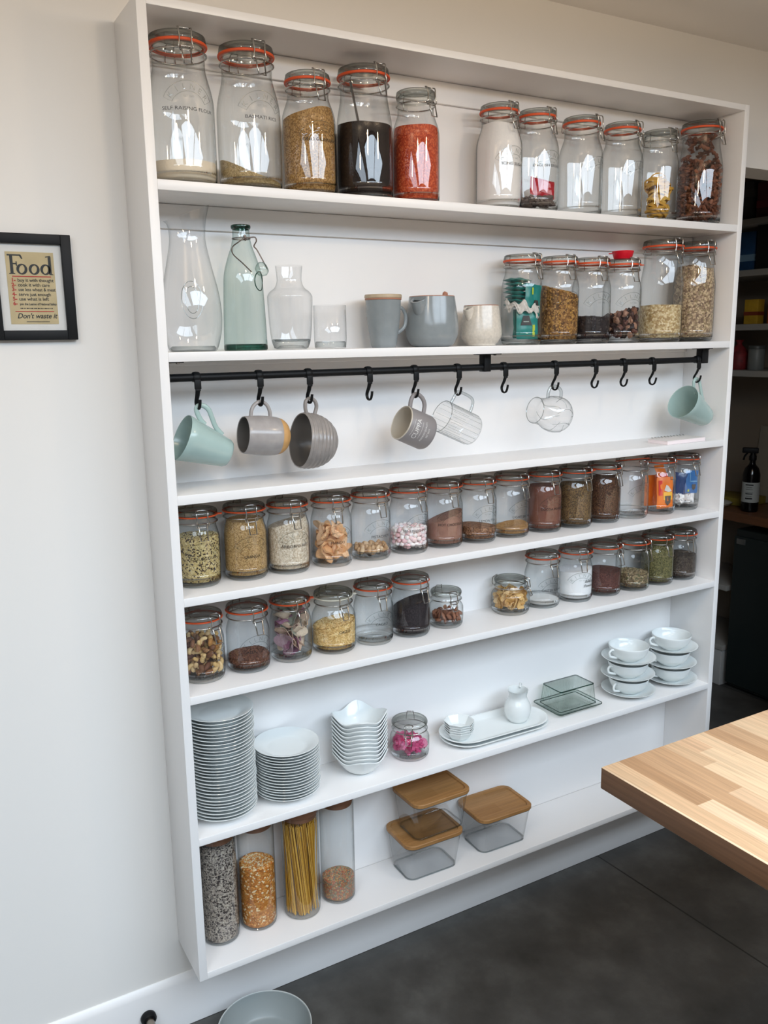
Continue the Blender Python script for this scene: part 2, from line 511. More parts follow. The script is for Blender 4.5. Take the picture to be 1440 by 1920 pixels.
w = MB().box(XL, -1.78, YR - .1, YR, 0, CEIL + .12).box(.58, XR, YR - .1, YR, 0, CEIL + .12).box(-1.78, .58, YR - .1, YR, 2.08, CEIL + .12)
structure(w.build('wall_rear', M['taupe'], smooth=0))
d = MB()  # frame of the unseen doorway that holds the added fill
for q in ((-1.78, -1.72), (-1.00, -.94), (-.26, -.20), (.52, .58)): d.box(q[0], q[1], YR - .07, YR - .02, 0, 2.08)
d.box(-1.72, .52, YR - .07, YR - .02, 2.02, 2.08).box(-1.72, .52, YR - .07, YR - .02, 0, .07)
structure(d.build('door_1', M['black'], smooth=0))
# skirting with a sloped top edge
def skirting(name, x0, x1):
    prof = [(WALL_Y, 0), (WALL_Y - .012, 0), (WALL_Y - .012, .119), (WALL_Y - .009, .128), (WALL_Y - .002, .1365), (WALL_Y, .1365)]
    mb = MB()
    loft(mb, [[(x, y, z) for (y, z) in prof] for x in (x0, x1)])
    return structure(mb.build(name, M['shelf'], smooth=25))
skirting('baseboard_back', XL, DOOR_X0)

# ------------------------------------------------------------------ shelf unit
W, T = 1.65, .0184
ZS = [1.9223, 1.6071, 1.3265, 1.1142, .9003, .5740, .2453]
TH = [.0187, .0184, .0192, .0180, .0176, .0173, .0164]
unit = thing('shelf_unit', 'tall white built-in shelf unit with seven open shelves of jars and crockery', 'shelf unit', (0, 0, .2289))
Z0 = .2289
def part(name, x0, x1, y0, y1, z0, z1, label=None, bev=.0008):
    o = MB().box(x0, x1, y0, y1, z0 - Z0, z1 - Z0, bev).build(name, M['shelf'], unit, smooth=30)
    if label: o['label'] = label
    return o
part('side_panel', 0, T, 0, WALL_Y - .001, .2289, 2.2318)
part('side_panel', W - T, W, 0, WALL_Y - .001, .2289, 2.2318)
part('top_panel', T, W - T, 0, WALL_Y - .001, 2.2170, 2.2318)
for z, t in zip(ZS, TH):
    part('shelf_board', T, W - T, 0, WALL_Y - .001, z - t, z)
for k, z in enumerate([2.2170] + [z - t for z, t in zip(ZS, TH)][:6]):
    part('wall_batten', T + .001, W - T - .001, WALL_Y - .0105, WALL_Y - .0015, z - (.049 if k < 2 else .012), z - .0005, bev=.0015)
part('back_panel', T, W - T, WALL_Y - .0012, WALL_Y - .0002, .2460, 2.2165, bev=0)

# ------------------------------------------------------------------ butcher block worktop on an island
isl = thing('kitchen_island', 'island with a thick butcher-block worktop whose corner juts into view beside the shelves', 'kitchen island', (1.15, -1.15, 0))
TX0, TY1, TZ = .534, -.660, .900
o = MB().box(TX0 - 1.15, TX0 - 1.15 + 2.3, TY1 + 1.15 - .95, TY1 + 1.15, TZ - .0402, TZ, .0022).build('worktop', M['block'], isl, smooth=30)
o['label'] = 'oiled butcher-block worktop of mixed staves'
o.data.materials.append(M['edgewood'])
for p in o.data.polygons:
    if p.normal.x < -.9: p.material_index = 1
MB().box(.02, 1.66, -.40, .42, .08, TZ - .0402, .002).build('cabinet_body', M['shelf'], isl, smooth=30)
MB().box(.06, 1.62, -.36, .38, 0, .08).build('plinth', M['black'], isl, smooth=0)

# ------------------------------------------------------------------ framed print on the wall
fr = thing('framed_print', 'small black framed print headed Food on the white wall beside the shelf unit', 'framed picture', (-.1935, WALL_Y - .0005, 1.733))
hx, hz = .0765, .099
def bars(mb, hx, hz, bw, y0, y1):
    mb.box(-hx, -hx + bw, y0, y1, -hz, hz, .001).box(hx - bw, hx, y0, y1, -hz, hz, .001)
    return mb.box(-hx + bw, hx - bw, y0, y1, hz - bw, hz, .001).box(-hx + bw, hx - bw, y0, y1, -hz, -hz + bw, .001)
bars(MB(), hx, hz, .0185, -.016, 0).build('frame', M['black'], fr, smooth=30)
MB().box(-.058, .058, -.0075, -.0065, -.0815, .0815).build('mount', plain('white_mount', '#e9e5e2', .8), fr, smooth=0)
MB().box(-.0428, .0437, -.0082, -.0076, -.0685, .0655).build('paper', plain('aged_paper', '#cdb890', .8, noise=.08, nscale=30), fr, smooth=0)
def flat(mb, key, x, z, sx=1.0, sz=1.0, y=-.0085):
    v, f = TEXT[key]
    return mb.add([(x + p[0] * sx, y, z + p[1] * sz) for p in v], f)
def fit(mb, key, x0, x1, z, sz=1.0):
    v, _ = TEXT[key]
    a, b = min(p[0] for p in v), max(p[0] for p in v)
    s = (x1 - x0) / (b - a)
    return flat(mb, key, x0 - a * s, z, s, sz)
blk, rd = MB(), MB()
def ring2(mb, cx, cz, rx, rz, w, tilt=.25, n=28):
    """letter o: an oval band, thick at the sides and thin at top and bottom"""
    s = len(mb.v)
    for k in range(n):
        a = 2 * PI * k / n
        for q in (1, 0):
            ww = w * (.45 + .55 * abs(math.cos(a + tilt)))
            mb.v.append((cx + (rx - (0 if q else ww)) * math.cos(a), -.0085, cz + (rz - (0 if q else ww)) * math.sin(a)))
    for k in range(n):
        a, b = s + 2 * k, s + 2 * ((k + 1) % n)
        mb.f.append((a, b, b + 1, a + 1))
def poly(mb, pts): mb.add([(x, -.0085 - .00002 * (len(mb.f) % 9), z) for x, z in pts], [tuple(range(len(pts)))])
# headline Food in old-style serif letters
fx, fz = -.0385, .0245
poly(blk, [(fx + .0030, fz + .001), (fx + .0084, fz + .001), (fx + .0084, fz + .0345), (fx + .0030, fz + .0345)])
poly(blk, [(fx, fz), (fx + .0115, fz), (fx + .0105, fz + .0018), (fx + .001, fz + .0018)])
poly(blk, [(fx - .001, fz + .0335), (fx + .023, fz + .0335), (fx + .023, fz + .0362), (fx - .001, fz + .0362)])
poly(blk, [(fx + .0205, fz + .0335), (fx + .0243, fz + .0275), (fx + .0262, fz + .0285), (fx + .0235, fz + .0355)])
poly(blk, [(fx + .0075, fz + .0178), (fx + .0145, fz + .0178), (fx + .0145, fz + .0202), (fx + .0075, fz + .0202)])
poly(blk, [(fx + .0135, fz + .0150), (fx + .0155, fz + .0150), (fx + .0155, fz + .0232), (fx + .0135, fz + .0232)])
for cx in (fx + .0235, fx + .0455): ring2(blk, cx, fz + .0092, .0098, .0100, .0050)
ring2(blk, fx + .0660, fz + .0092, .0095, .0100, .0050)
poly(blk, [(fx + .0717, fz + .001), (fx + .0770, fz - .0005), (fx + .0770, fz + .034), (fx + .0717, fz + .0325)])
poly(blk, [(fx + .0675, fz + .0315), (fx + .0765, fz + .034), (fx + .0755, fz + .0352), (fx + .067, fz + .0335)])
poly(blk, [(fx + .0725, fz + .0012), (fx + .0725, fz - .0005), (fx + .0800, fz - .0005), (fx + .0785, fz + .0012)])
rd.box(-.0335, .0365, -.0087, -.0083, .0195, .0212).box(-.0335, .0365, -.0087, -.0083, -.0456, -.0440)
zz = [.0105, .0018, -.0069, -.0156, -.0243, -.0330]
ends = [.0405, .0325, .0425, .0330, .0290, .0425]
for k in range(6):
    flat(rd, 'n%d' % (k + 1), -.0360, zz[k])
    fit(blk, 'p%d' % (k + 1), -.0245, ends[k], zz[k], 1.0)
random.seed(4)
x = -.024
while x < .034:   # the line too small to read: short broken strokes
    wd = random.uniform(.001, .0032); blk.box(x, x + wd, -.0087, -.0083, -.0398, -.0382); x += wd + random.choice((.0007, .0016))
fit(blk, 'dont', -.0305, .0425, -.0575, 1.05)
blk.box(-.0150, .0270, -.0087, -.0083, -.0645, -.0635)
blk.build('black_lettering', M['ink'], fr, smooth=0)
rd.build('red_lettering', plain('red_lettering', '#b8322c', .6), fr, smooth=0)
pane = MB().box(-.058, .058, -.0105, -.0098, -.0805, .0805).build('glazing', thin_glass('picture_glass', '#fbfcfc', '#d8dcdc', 3, .35), fr, smooth=0)

# ------------------------------------------------------------------ door stop and bowl on the floor
ds = thing('door_stop', 'black rubber door stop with a brass tip fixed to the white skirting', 'door stop', (-.087, .150, .066))
R90 = Matrix.Rotation(PI / 2, 4, 'X')
MB().lathe([(0, 0), (.016, 0), (.018, .003), (.018, .012), (.014, .018), (0, .018)], 32).xf(R90).build('rubber_cup', M['black'], ds)
MB().lathe([(0, .0175), (.0095, .0175), (.0095, .052), (.011, .055), (.011, .062), (.007, .066), (0, .066)], 28).xf(R90).build('metal_post', plain('nickel', '#9c9184', .3, metal=1), ds)
bw = thing('pet_bowl', 'grey-white round bowl on the dark floor below the shelf unit', 'bowl', (.1385, -.0222, 0))
MB().lathe([(0, .004), (.07, .004), (.074, 0), (.080, 0), (.086, .006), (.1083, .066), (.1085, .070), (.1068, .0712), (.1052, .070), (.1035, .060), (.087, .018), (.080, .013), (0, .012)], 64).build('bowl_body', plain('grey_enamel', '#8f9696', .35), bw)
MB().lathe([(.1062, .0705), (.1072, .0722), (.1086, .0718), (.1092, .070), (.1082, .0675), (.1062, .0705)], 64).build('rim', plain('pale_rim', '#c9cdcb', .3), bw)

# ------------------------------------------------------------------ clip-top jars
ROWZ = {'J': ZS[0], 'K': ZS[1], 'A': ZS[3], 'B': ZS[4], 'P': ZS[5]}
def ease(t): return t * t * (3 - 2 * t)
def jar_marks(H, r):
    """heights below the rim: seal, wire ring, neck bottom, where the shoulder is full width"""
    if H < .11: return .012, .024, .030, .048
    if H < .18: return .0130, .027, .036, .066
    if H < .23: return .0150, .029, .042, .085
    if H < .25: return .0160, .030, .046, .098
    return .0180, .034, .058, .135
def jar_profile(r, rl, H):
    s, g, n, f = jar_marks(H, r)
    rn = rl * .93
    low = min(.03, (H - f) * .5)
    P = [(r * .80, 0), (r * .89, .001), (r * .955, .0055), (r * .985, .013), (r, low + .004), (r, low + (H - f - low) * .6), (r * .998, H - f)]
    for k in range(1, 8):
        t = k / 8
        P.append((r + (rn - r) * ease(t) * (.35 + .65 * t), H - f + (f - n) * t))
    P += [(rn, H - n), (rn, H - g - .004), (rl * .985, H - g - .002), (rl * .985, H - g + .002), (rn, H - g + .004), (rn, H - s - .004), (rl * .98, H - s - .0025), (rl * .99, H - s - .0010), (rl * .94, H - s)]
    return P
CACHE = {}
def prof_r(P, z):
    for (a, za), (b, zb) in zip(P, P[1:]):
        if za <= z <= zb and zb > za: return a + (b - a) * (z - za) / (zb - za)
    return P[-1][0] if z > P[-1][1] else P[0][0]
def jar_meshes(r, rl, H, seal):
    key = (r, rl, H, seal)
    if key in CACHE: return CACHE[key]
    s, g, n, f = jar_marks(H, r)
    P = jar_profile(r, rl, H)
    b = MB().lathe([(0, .005), (r * .55, .0045), (r * .74, .002)] + P, 48)
    b.lathe([(r * .985, .013), (r * .93, .0095), (r * .80, .0075), (0, .0085)], 48)
    body = b.mesh('glass_body', M['glass'], 50, weld=1e-5)
    z = H - s
    lid = MB().lathe([(rl * .86, z - .004), (rl * .90, z + .0008), (rl * 1.0, z + .0012), (rl * 1.02, z + .003), (rl * 1.02, z + .0065), (rl * .985, H - .0022), (rl * .93, H - .0004), (rl * .86, H),
                      (rl * .80, H - .0006), (rl * .76, H - .0026), (rl * .4, H - .0032), (0, H - .0034)], 48).mesh('lid', M['lidglass'], 40)
    band = None
    if seal:
        q = .0013 if H < .2 else .0024
        band = MB().lathe([(rl * .90, z - q * .8), (rl * 1.035, z - q), (rl * 1.05, z - q * .3), (rl * 1.05, z + q * .5), (rl * 1.035, z + q), (rl * .90, z + q * .8), (rl * .90, z - q * .8)], 48)
        a = 2.6 if seal == 'o' else 1.25
        band.box(-.0065, .0065, -rl * 1.05 - .008, -rl * 1.0, z - .0010, z + .0014, .0006)
        k0 = len(band.v) - 0
        nb = len(MB().box(-.0065, .0065, -rl * 1.05 - .008, -rl * 1.0, z - .0010, z + .0014, .0006).v)
        band.xf(Matrix.Rotation(a, 4, 'Z'), len(band.v) - nb)
        band = band.mesh('rubber_seal', M['seal'] if seal in ('o', 'p') else M['sealwhite'], 40)
    zr = H - g
    w = MB()
    rr = rl * 1.005
    w.tube([(rr * math.sin(2 * PI * k / 40), -rr * math.cos(2 * PI * k / 40), zr) for k in range(40)], .0014, 6, True)
    yo = -(rl + .003)
    hw = .0135 if H > .11 else .011
    bail = smooth_path([(-hw * .8, yo - .002, zr - .006), (-hw, yo - .005, zr), (-hw * .82, yo - .0045, zr + (z - zr) * .9), (-hw * .92, yo - .002, H - .002), (-hw * .7, -rl * .93, H + .0012),
                        (hw * .7, -rl * .93, H + .0012), (hw * .92, yo - .002, H - .002), (hw * .82, yo - .0045, zr + (z - zr) * .9), (hw, yo - .005, zr), (hw * .8, yo - .002, zr - .006)], 5)
    w.tube(bail, .00145, 6)
    L = min(.032, H * .22)
    w.tube([(-hw * .66, yo + .001, zr + .001), (-hw * .66, yo - .005, zr - .003), (-hw * .56, yo - .013, zr - L), (hw * .56, yo - .013, zr - L), (hw * .66, yo - .005, zr - .003), (hw * .66, yo + .001, zr + .001)], .0015, 6)
    w.tube([(-hw * .8, yo - .002, zr - .006), (hw * .8, yo - .002, zr - .006)], .0013, 6)
    w.tube([(-hw * .66, yo - .002, zr + .0015), (hw * .66, yo - .002, zr + .0015)], .0016, 6)
    w.tube(smooth_path([(-.010, rl + .002, zr), (-.010, rl + .006, zr + .006), (-.008, rl + .004, H - .003), (-.006, rl * .93, H + .001), (.006, rl * .93, H + .001), (.008, rl + .004, H - .003), (.010, rl + .006, zr + .006), (.010, rl + .002, zr)], 4), .0010, 6)
    wire = w.mesh('wire_clasp', M['wire'], 60)
    CACHE[key] = (body, lid, band, wire)
    return CACHE[key]

def wrap(mb, v, f, R, a0, z0, sx=1.0, lift=.0004):
    """lay flat lettering (u along the wall, v up) on a round wall of radius R"""
    mb.add([((R + lift) * math.sin(a0 + p[0] * sx / R), -(R + lift) * math.cos(a0 + p[0] * sx / R), z0 + p[1]) for p in v], f)

def emboss_mesh(r, zc, scale=1.0):
    key = ('emb', r, zc, scale)
    if key in CACHE: return CACHE[key]
    mb = MB()
    Ra = .034 * scale
    for i, ch in enumerate('KILNER'):
        a = math.radians(-50 + 20 * i)
        v, f = TEXT['emb' + ch]
        cx = (min(p[0] for p in v) + max(p[0] for p in v)) / 2
        q = [((p[0] - cx) * scale, p[1] * scale) for p in v]
        q = [(Ra * math.sin(a) + x * math.cos(a) + y * math.sin(a), Ra * math.cos(a) - x * math.sin(a) + y * math.cos(a)) for x, y in q]
        wrap(mb, q, f, r, 0, zc - .034 * scale, lift=.0005)
    for R2, w in ((Ra - .003 * scale, .0007), (Ra + .0125 * scale, .0007)):
        s = []
        for k in range(33):
            a = math.radians(-62 + 124 * k / 32)
            s += [((R2 - w) * math.sin(a), (R2 - w) * math.cos(a)), ((R2 + w) * math.sin(a), (R2 + w) * math.cos(a))]
        wrap(mb, s, [(2 * k, 2 * k + 2, 2 * k + 3, 2 * k + 1) for k in range(32)], r, 0, zc - .034 * scale, lift=.0005)
    for sg in (-1, 1):
        a = math.radians(62 * sg); s = []
        for R2 in (Ra - .003 * scale, Ra + .0125 * scale):
            s += [(R2 * math.sin(a) - .0006, R2 * math.cos(a)), (R2 * math.sin(a) + .0006, R2 * math.cos(a))]
        wrap(mb, s, [(0, 1, 3, 2)], r, 0, zc - .034 * scale, lift=.0005)
    v, f = TEXT['EST']
    wrap(mb, [(p[0] * scale, p[1] * scale) for p in v], f, r, 0, zc - .012 * scale, lift=.0005)
    CACHE[key] = mb.mesh('embossed_lettering', M['emboss'], 0)
    return CACHE[key]

def rows_text(lines, r, z, sx=1.0, step=.013, a0=0.0):
    mb = MB()
    for k, t in enumerate(lines):
        v, f = TEXT[t]
        wrap(mb, v, f, r, a0, z - k * step, sx, .0006)
    return mb

JAR = {}
def jar(key, x, y, r, rl, H, ang, label, text=None, logo=True, seal='o', lid=True, tz=None, cat='jar', sx=1.0, a_text=0.0):
    z = ROWZ[key[0]]
    t = thing('clip_top_jar', label, cat, (x, y, z + .0003), (0, 0, math.radians(ang)), 'clip-top glass jars')
    body, lidm, band, wire = jar_meshes(r, rl, H, seal)
    link('glass_body', body, t)
    if lid:
        link('lid', lidm, t)
        if band: link('rubber_seal', band, t)['label'] = 'orange rubber seal' if seal in ('o', 'p') else 'cream rubber seal'
    link('wire_clasp', wire, t)
    sc = 1.0 if H < .2 else 1.18
    if H < .155: zc = H * .50
    elif H < .2: zc = H * .52
    elif H < .25: zc = H * .53
    else: zc = .168
    if logo: link('embossed_lettering', emboss_mesh(r, zc, sc), t)
    if text:
        lines = text if isinstance(text, list) else [text]
        o = rows_text(lines, r, tz if tz is not None else zc - (.022 if H < .2 else .034) * sc, sx if sx != 1.0 else (1.0 if H < .2 else 1.2), a0=a_text).build('name_lettering', M['ink'], t, smooth=0)
        o['label'] = 'black lettering naming the contents'
    JAR[key] = (Vector((x, y, z + .0003)), r, jar_profile(r, rl, H), H, t)
    return t

S1, S2, S4, S5 = 'top shelf', 'second shelf', 'fourth shelf down', 'fifth shelf down'
jar('J1', .0985, .087, .064, .054, .276, -3, 'tall clip-top jar marked SELF RAISING FLOUR at the left end of the top shelf', 'SELF RAISING FLOUR', tz=.131, sx=1.25)
jar('J2', .238, .087, .064, .054, .276, 4, 'tall clip-top jar marked BASMATI RICE on the top shelf', 'BASMATI RICE', tz=.131, sx=1.25)
jar('J3', .373, .090, .0565, .0465, .244, 2, 'clip-top jar marked LONG GRAIN RICE, half full, on the top shelf', 'LONG GRAIN RICE', tz=.105)
jar('J4', .505, .087, .0615, .055, .271, 8, 'tall clip-top jar of black ground coffee with a scoop inside, top shelf', None, logo=False)
jar('J5', .639, .090, .0535, .0437, .243, 12, 'clip-top jar of red lentils with a plain glass lid, top shelf', None, logo=False, seal=None)
jar('J6', .874, .090, .0550, .0455, .2405, 4, 'clip-top jar marked ICING SUGAR, white with powder, top shelf', 'ICING SUGAR', tz=.100)
jar('J7', .988, .090, .0550, .0455, .2405, 5, 'clip-top jar marked ENGLISH BREAKFAST with a red packet inside, top shelf', 'ENGLISH BREAKFAST', tz=.105)
jar('J8', 1.133, .090, .0555, .0455, .2405, 18, 'empty clip-top jar beside the jar marked ENGLISH BREAKFAST, top shelf')
jar('J9', 1.274, .090, .0555, .0455, .2405, 12, 'empty clip-top jar beside the jar of yellow pasta nests, top shelf')
jar('J10', 1.412, .090, .052, .047, .236, -8, 'clip-top jar of yellow pasta nests with a plain glass lid, top shelf', None, logo=False, seal=None)
jar('J11', 1.5695, .087, .0605, .0535, .273, 8, 'tall clip-top jar full of brown pasta twists at the right end, top shelf', None, logo=False)

jar('K1', .950, .090, .051, .0455, .219, 9, 'clip-top jar holding teal sachets on the second shelf', None, logo=False)
jar('K2', 1.072, .090, .051, .0455, .219, -8, 'clip-top jar of golden brown granola on the second shelf')
jar('K3', 1.183, .090, .051, .0455, .219, -10, 'clip-top jar a third full of dark raisins on the second shelf')
jar('K4', 1.294, .090, .051, .0455, .219, -8, 'clip-top jar of mixed dried fruit under the red tub, second shelf', seal='p')
jar('K5', 1.441, .087, .058, .0535, .274, -5, 'tall clip-top jar of pale rolled oats on the second shelf', None, logo=False)
jar('K6', 1.5725, .087, .0575, .0535, .274, -8, 'tall clip-top jar of brown muesli at the right end, second shelf', None, logo=False)

jar('A1', .083, .097, .048, .0452, .165, -2, 'clip-top jar marked COUSCOUS at the left end of the fourth shelf', 'COUSCOUS', tz=.062, seal='p', sx=1.15)
jar('A2', .191, .095, .048, .0452, .165, -3, 'clip-top jar marked QUINOA on the fourth shelf', 'QUINOA', tz=.052)
jar('A3', .293, .093, .048, .0452, .165, -2, 'clip-top jar marked ARBORIO RICE on the fourth shelf', 'ARBORIO RICE', tz=.062, sx=1.15)
jar('A4', .401, .091, .048, .0452, .165, -8, 'clip-top jar marked MANGO holding dried slices, fourth shelf', 'MANGO', tz=.056)
jar('A5', .507, .094, .048, .0452, .165, 2, 'clip-top jar marked PISTACHIOS on the fourth shelf', 'PISTACHIOS', tz=.056)
jar('A6', .615, .097, .048, .0452, .165, 8, 'clip-top jar marked MINI MARSHMALLOWS on the fourth shelf', 'MINI MARSHMALLOWS', tz=.056)
jar('A7', .721, .100, .048, .0452, .165, -5, 'clip-top jar marked HOT CHOCOLATE on the fourth shelf', 'HOT CHOCOLATE', tz=.058)
jar('A8', .823, .096, .048, .0452, .165, -3, 'clip-top jar marked LEMON TEA, quarter full of brown granules, fourth shelf', 'LEMON TEA', tz=.056)
jar('A9', .930, .095, .048, .0452, .165, 4, 'clip-top jar marked LIGHT BROWN with a little sugar, fourth shelf', 'LIGHT BROWN', tz=.054)
jar('A10', 1.042, .095, .048, .0452, .165, -6, 'clip-top jar marked COCOA POWDER on the fourth shelf', 'COCOA POWDER', tz=.062)
jar('A11', 1.147, .090, .048, .0452, .165, -2, 'clip-top jar of olive brown loose tea with a loose orange seal tab, fourth shelf', seal='p')
jar('A12', 1.257, .095, .048, .0452, .165, 6, 'clip-top jar of dark brown loose tea, fourth shelf, beside the open jar')
jar('A13', 1.365, .093, .048, .0452, .165, -8, 'empty open clip-top jar with its lid tipped up, fourth shelf', lid=False)
jar('A14', 1.475, .092, .048, .0452, .165, -9, 'clip-top jar stuffed with orange sachets on the fourth shelf', None, logo=False)
jar('A15', 1.5825, .098, .048, .0452, .165, -6, 'clip-top jar holding blue sachets and white teabags, fourth shelf', None, logo=False)

jar('B1', .080, .096, .0488, .0458, .151, 20, 'clip-top jar marked MIXED NUTS at the left end of the fifth shelf', 'MIXED NUTS', tz=.050, sx=1.1)
jar('B2', .188, .099, .0488, .0458, .151, 7, 'clip-top jar marked GREEN LENTILS on the fifth shelf', 'GREEN LENTILS', tz=.048, sx=1.1)
jar('B3', .296, .106, .0488, .0458, .151, 7, 'clip-top jar full of dried pink and green petals, fifth shelf', None, logo=False, seal='p')
jar('B4', .407, .104, .053, .0455, .1445, 3, 'broad clip-top jar marked ORZO with a cream seal, fifth shelf', 'ORZO', logo=False, seal='c', tz=.052, sx=1.15)
jar('B5', .514, .101, .0488, .0458, .151, -4, 'empty clip-top jar marked CACAO on the fifth shelf', 'CACAO', tz=.052)
jar('B6', .621, .100, .0488, .0458, .151, 8, 'clip-top jar of black seeds on the fifth shelf', None, logo=False)
jar('B7', .731, .105, .0445, .0395, .095, -8, 'small clip-top jar of almonds with a clear lid, fifth shelf', None, logo=False, seal=None)
jar('B8', .939, .103, .052, .043, .095, 33, 'small round clip-top jar of dried apple chips, fifth shelf', None, logo=False, seal=None)
jar('B9', 1.049, .103, .0488, .0458, .151, -5, 'nearly empty clip-top jar marked CASTER SUGAR on the fifth shelf', 'CASTER SUGAR', tz=.050)
jar('B10', 1.162, .096, .0488, .0458, .151, -18, 'clip-top jar of white powder with handwritten Baking Powder, fifth shelf', ['Baking', 'Powder'], logo=True, tz=.058, a_text=.45)
jar('B11', 1.271, .095, .0488, .0458, .151, 12, 'clip-top jar half full of reddish brown powder, fifth shelf', seal='p')
jar('B12', 1.376, .086, .0488, .0458, .151, 6, 'clip-top jar a third full of pale and green seeds, fifth shelf', None, logo=False)
jar('B13', 1.482, .091, .0488, .0458, .151, -9, 'clip-top jar full of green dried herbs, fifth shelf', None, logo=False)
jar('B14', 1.5815, .093, .0488, .0458, .151, -18, 'clip-top jar half full of dark tea leaves at the right end, fifth shelf')
jar('P1', .610, .093, .0505, .0455, .098, -34, 'small round clip-top jar of pink cutters among the white crockery', None, logo=False, seal=None)

# the open jar's lid hangs back from its hinge
tj = JAR['A13'][4]
_, lidm, band, _ = jar_meshes(.048, .0452, .165, 'o')
for nm, me in (('lid', lidm), ('rubber_seal', band)):
    o = link(nm, me, tj)
    piv = Vector((0, .047, .150))
    o.matrix_local = Matrix.Translation(piv) @ Matrix.Rotation(math.radians(-11), 4, 'X') @ Matrix.Translation(-piv + Vector((0, 0, .0035)))

# ------------------------------------------------------------------ loose contents
RV = (.866, -.5)
def top_fn(h, slope, lump, r, seed):
    rg = random.Random(seed)
    ph = [(rg.uniform(20, 110), rg.uniform(0, 6.3), rg.uniform(0, 6.3)) for _ in range(5)]
    def fn(x, y):
        b = sum(math.sin(k * (x * math.cos(a) + y * math.sin(a)) + p) for k, a, p in ph) / 5
        return h + slope * (x * RV[0] + y * RV[1]) / r + lump * b
    return fn
def fill_geo(prof, fn, z0=.0120, gap=.0026, seg=56, nz=14, nr=12):
    mb = MB()
    mb.v.append((0, 0, z0))
    rows = []
    for j in range(nz + 1):
        s = len(mb.v)
        for k in range(seg):
            a = 2 * PI * k / seg
            R = prof_r(prof, z0) * .98
            zt = max(z0 + .001, fn(R * math.sin(a), -R * math.cos(a)))
            z = z0 + (zt - z0) * j / nz
            rr = (prof_r(prof, z) - gap) * (.965 if j == 0 else 1)
            mb.v.append((rr * math.sin(a), -rr * math.cos(a), z))
        rows.append(s)
    for i in range(1, nr + 1):
        s = len(mb.v)
        for k in range(seg):
            x, y, z = mb.v[rows[nz] + k]
            q = 1 - i / (nr + .4)
            mb.v.append((x * q, y * q, max(z0 + .0012, fn(x * q, y * q))))
        rows.append(s)
    for k in range(seg): mb.f.append((0, rows[0] + (k + 1) % seg, rows[0] + k))
    for a, b in zip(rows, rows[1:]):
        for k in range(seg):
            k2 = (k + 1) % seg
            mb.f.append((a + k, a + k2, b + k2, b + k))
    mb.v.append((0, 0, fn(0, 0)))
    for k in range(seg): mb.f.append((rows[-1] + k, rows[-1] + (k + 1) % seg, len(mb.v) - 1))
    return mb
def ico(sub=1):
    bm = bmesh.new(); bmesh.ops.create_icosphere(bm, subdivisions=sub, radius=1)
    bm.verts.index_update()
    v = [tuple(p.co) for p in bm.verts]; f = [tuple(q.index for q in g.verts) for g in bm.faces]
    bm.free()
    return v, f
ICO1, ICO2 = ico(1), ico(2)
def rand_rot(rg):
    return Matrix.Rotation(rg.uniform(0, 6.28), 3, 'Z') @ Matrix.Rotation(rg.uniform(0, 6.28), 3, 'X') @ Matrix.Rotation(rg.uniform(0, 6.28), 3, 'Y')
def grains(mb, prof, fn, n, size, seed, gap=.003, z0=.010, top=.35, shape=ICO1):
    """single grains pressed against the wall and lying on top of the heap"""
    rg = random.Random(seed)
    for _ in range(n):
        a = rg.uniform(0, 2 * PI)
        if rg.random() > top:
            R = prof_r(prof, .05)
            zt = fn(R * math.sin(a), -R * math.cos(a))
            z = rg.uniform(z0 + max(size) * .9, max(z0 + max(size), zt - max(size) * .3))
            R = min(prof_r(prof, z), prof_r(prof, z + max(size)), prof_r(prof, z - max(size))) - .0018 - min(size)
            x, y = R * math.sin(a), -R * math.cos(a)
            tang = Matrix.Rotation(a, 3, 'Z') @ Matrix.Rotation(rg.uniform(0, 6.28), 3, 'Y')
        else:
            R = (min(prof_r(prof, .05), prof_r(prof, fn(0, 0) + .004)) - gap - max(size)) * math.sqrt(rg.random())
            x, y = R * math.sin(a), -R * math.cos(a)
            z = fn(x, y) + min(size) * .2
            tang = Matrix.Rotation(a, 3, 'Z') @ Matrix.Rotation(PI / 2 + rg.uniform(-.5, .5), 3, 'X') @ Matrix.Rotation(rg.uniform(0, 6.28), 3, 'Y')
        k = rg.uniform(.8, 1.15)
        mb.add([tuple(tang @ Vector((p[0] * size[0] * k, p[1] * size[1] * k, p[2] * size[2] * k)) + Vector((x, y, z))) for p in shape[0]], shape[1])
    return mb
def stuff(key, name, cat, label, mat, h, slope=0.0, lump=.002, n=0, size=None, core=True, top=.35, prof=None, loc=None, z0=.0120, cm=None):
    if loc is None: loc, r, prof, H, _ = JAR[key]
    else: r = prof_r(prof, .05)
    fn = top_fn(h, slope, lump, r, hash_seed(key))
    mb = fill_geo(prof, fn, z0) if core else MB()
    nc = len(mb.f)
    if n: grains(mb, prof, fn, n, size, hash_seed(key) + 1, z0=z0, top=top)
    me = mb.mesh(name, mat, 60)
    if cm:
        me.materials.append(cm)
        for p in me.polygons[:nc]: p.material_index = 1
    o = link(name, me, None, loc)
    return tag(o, label, cat, None, 'stuff')
def hash_seed(s): return sum((i + 3) * ord(c) for i, c in enumerate(s))

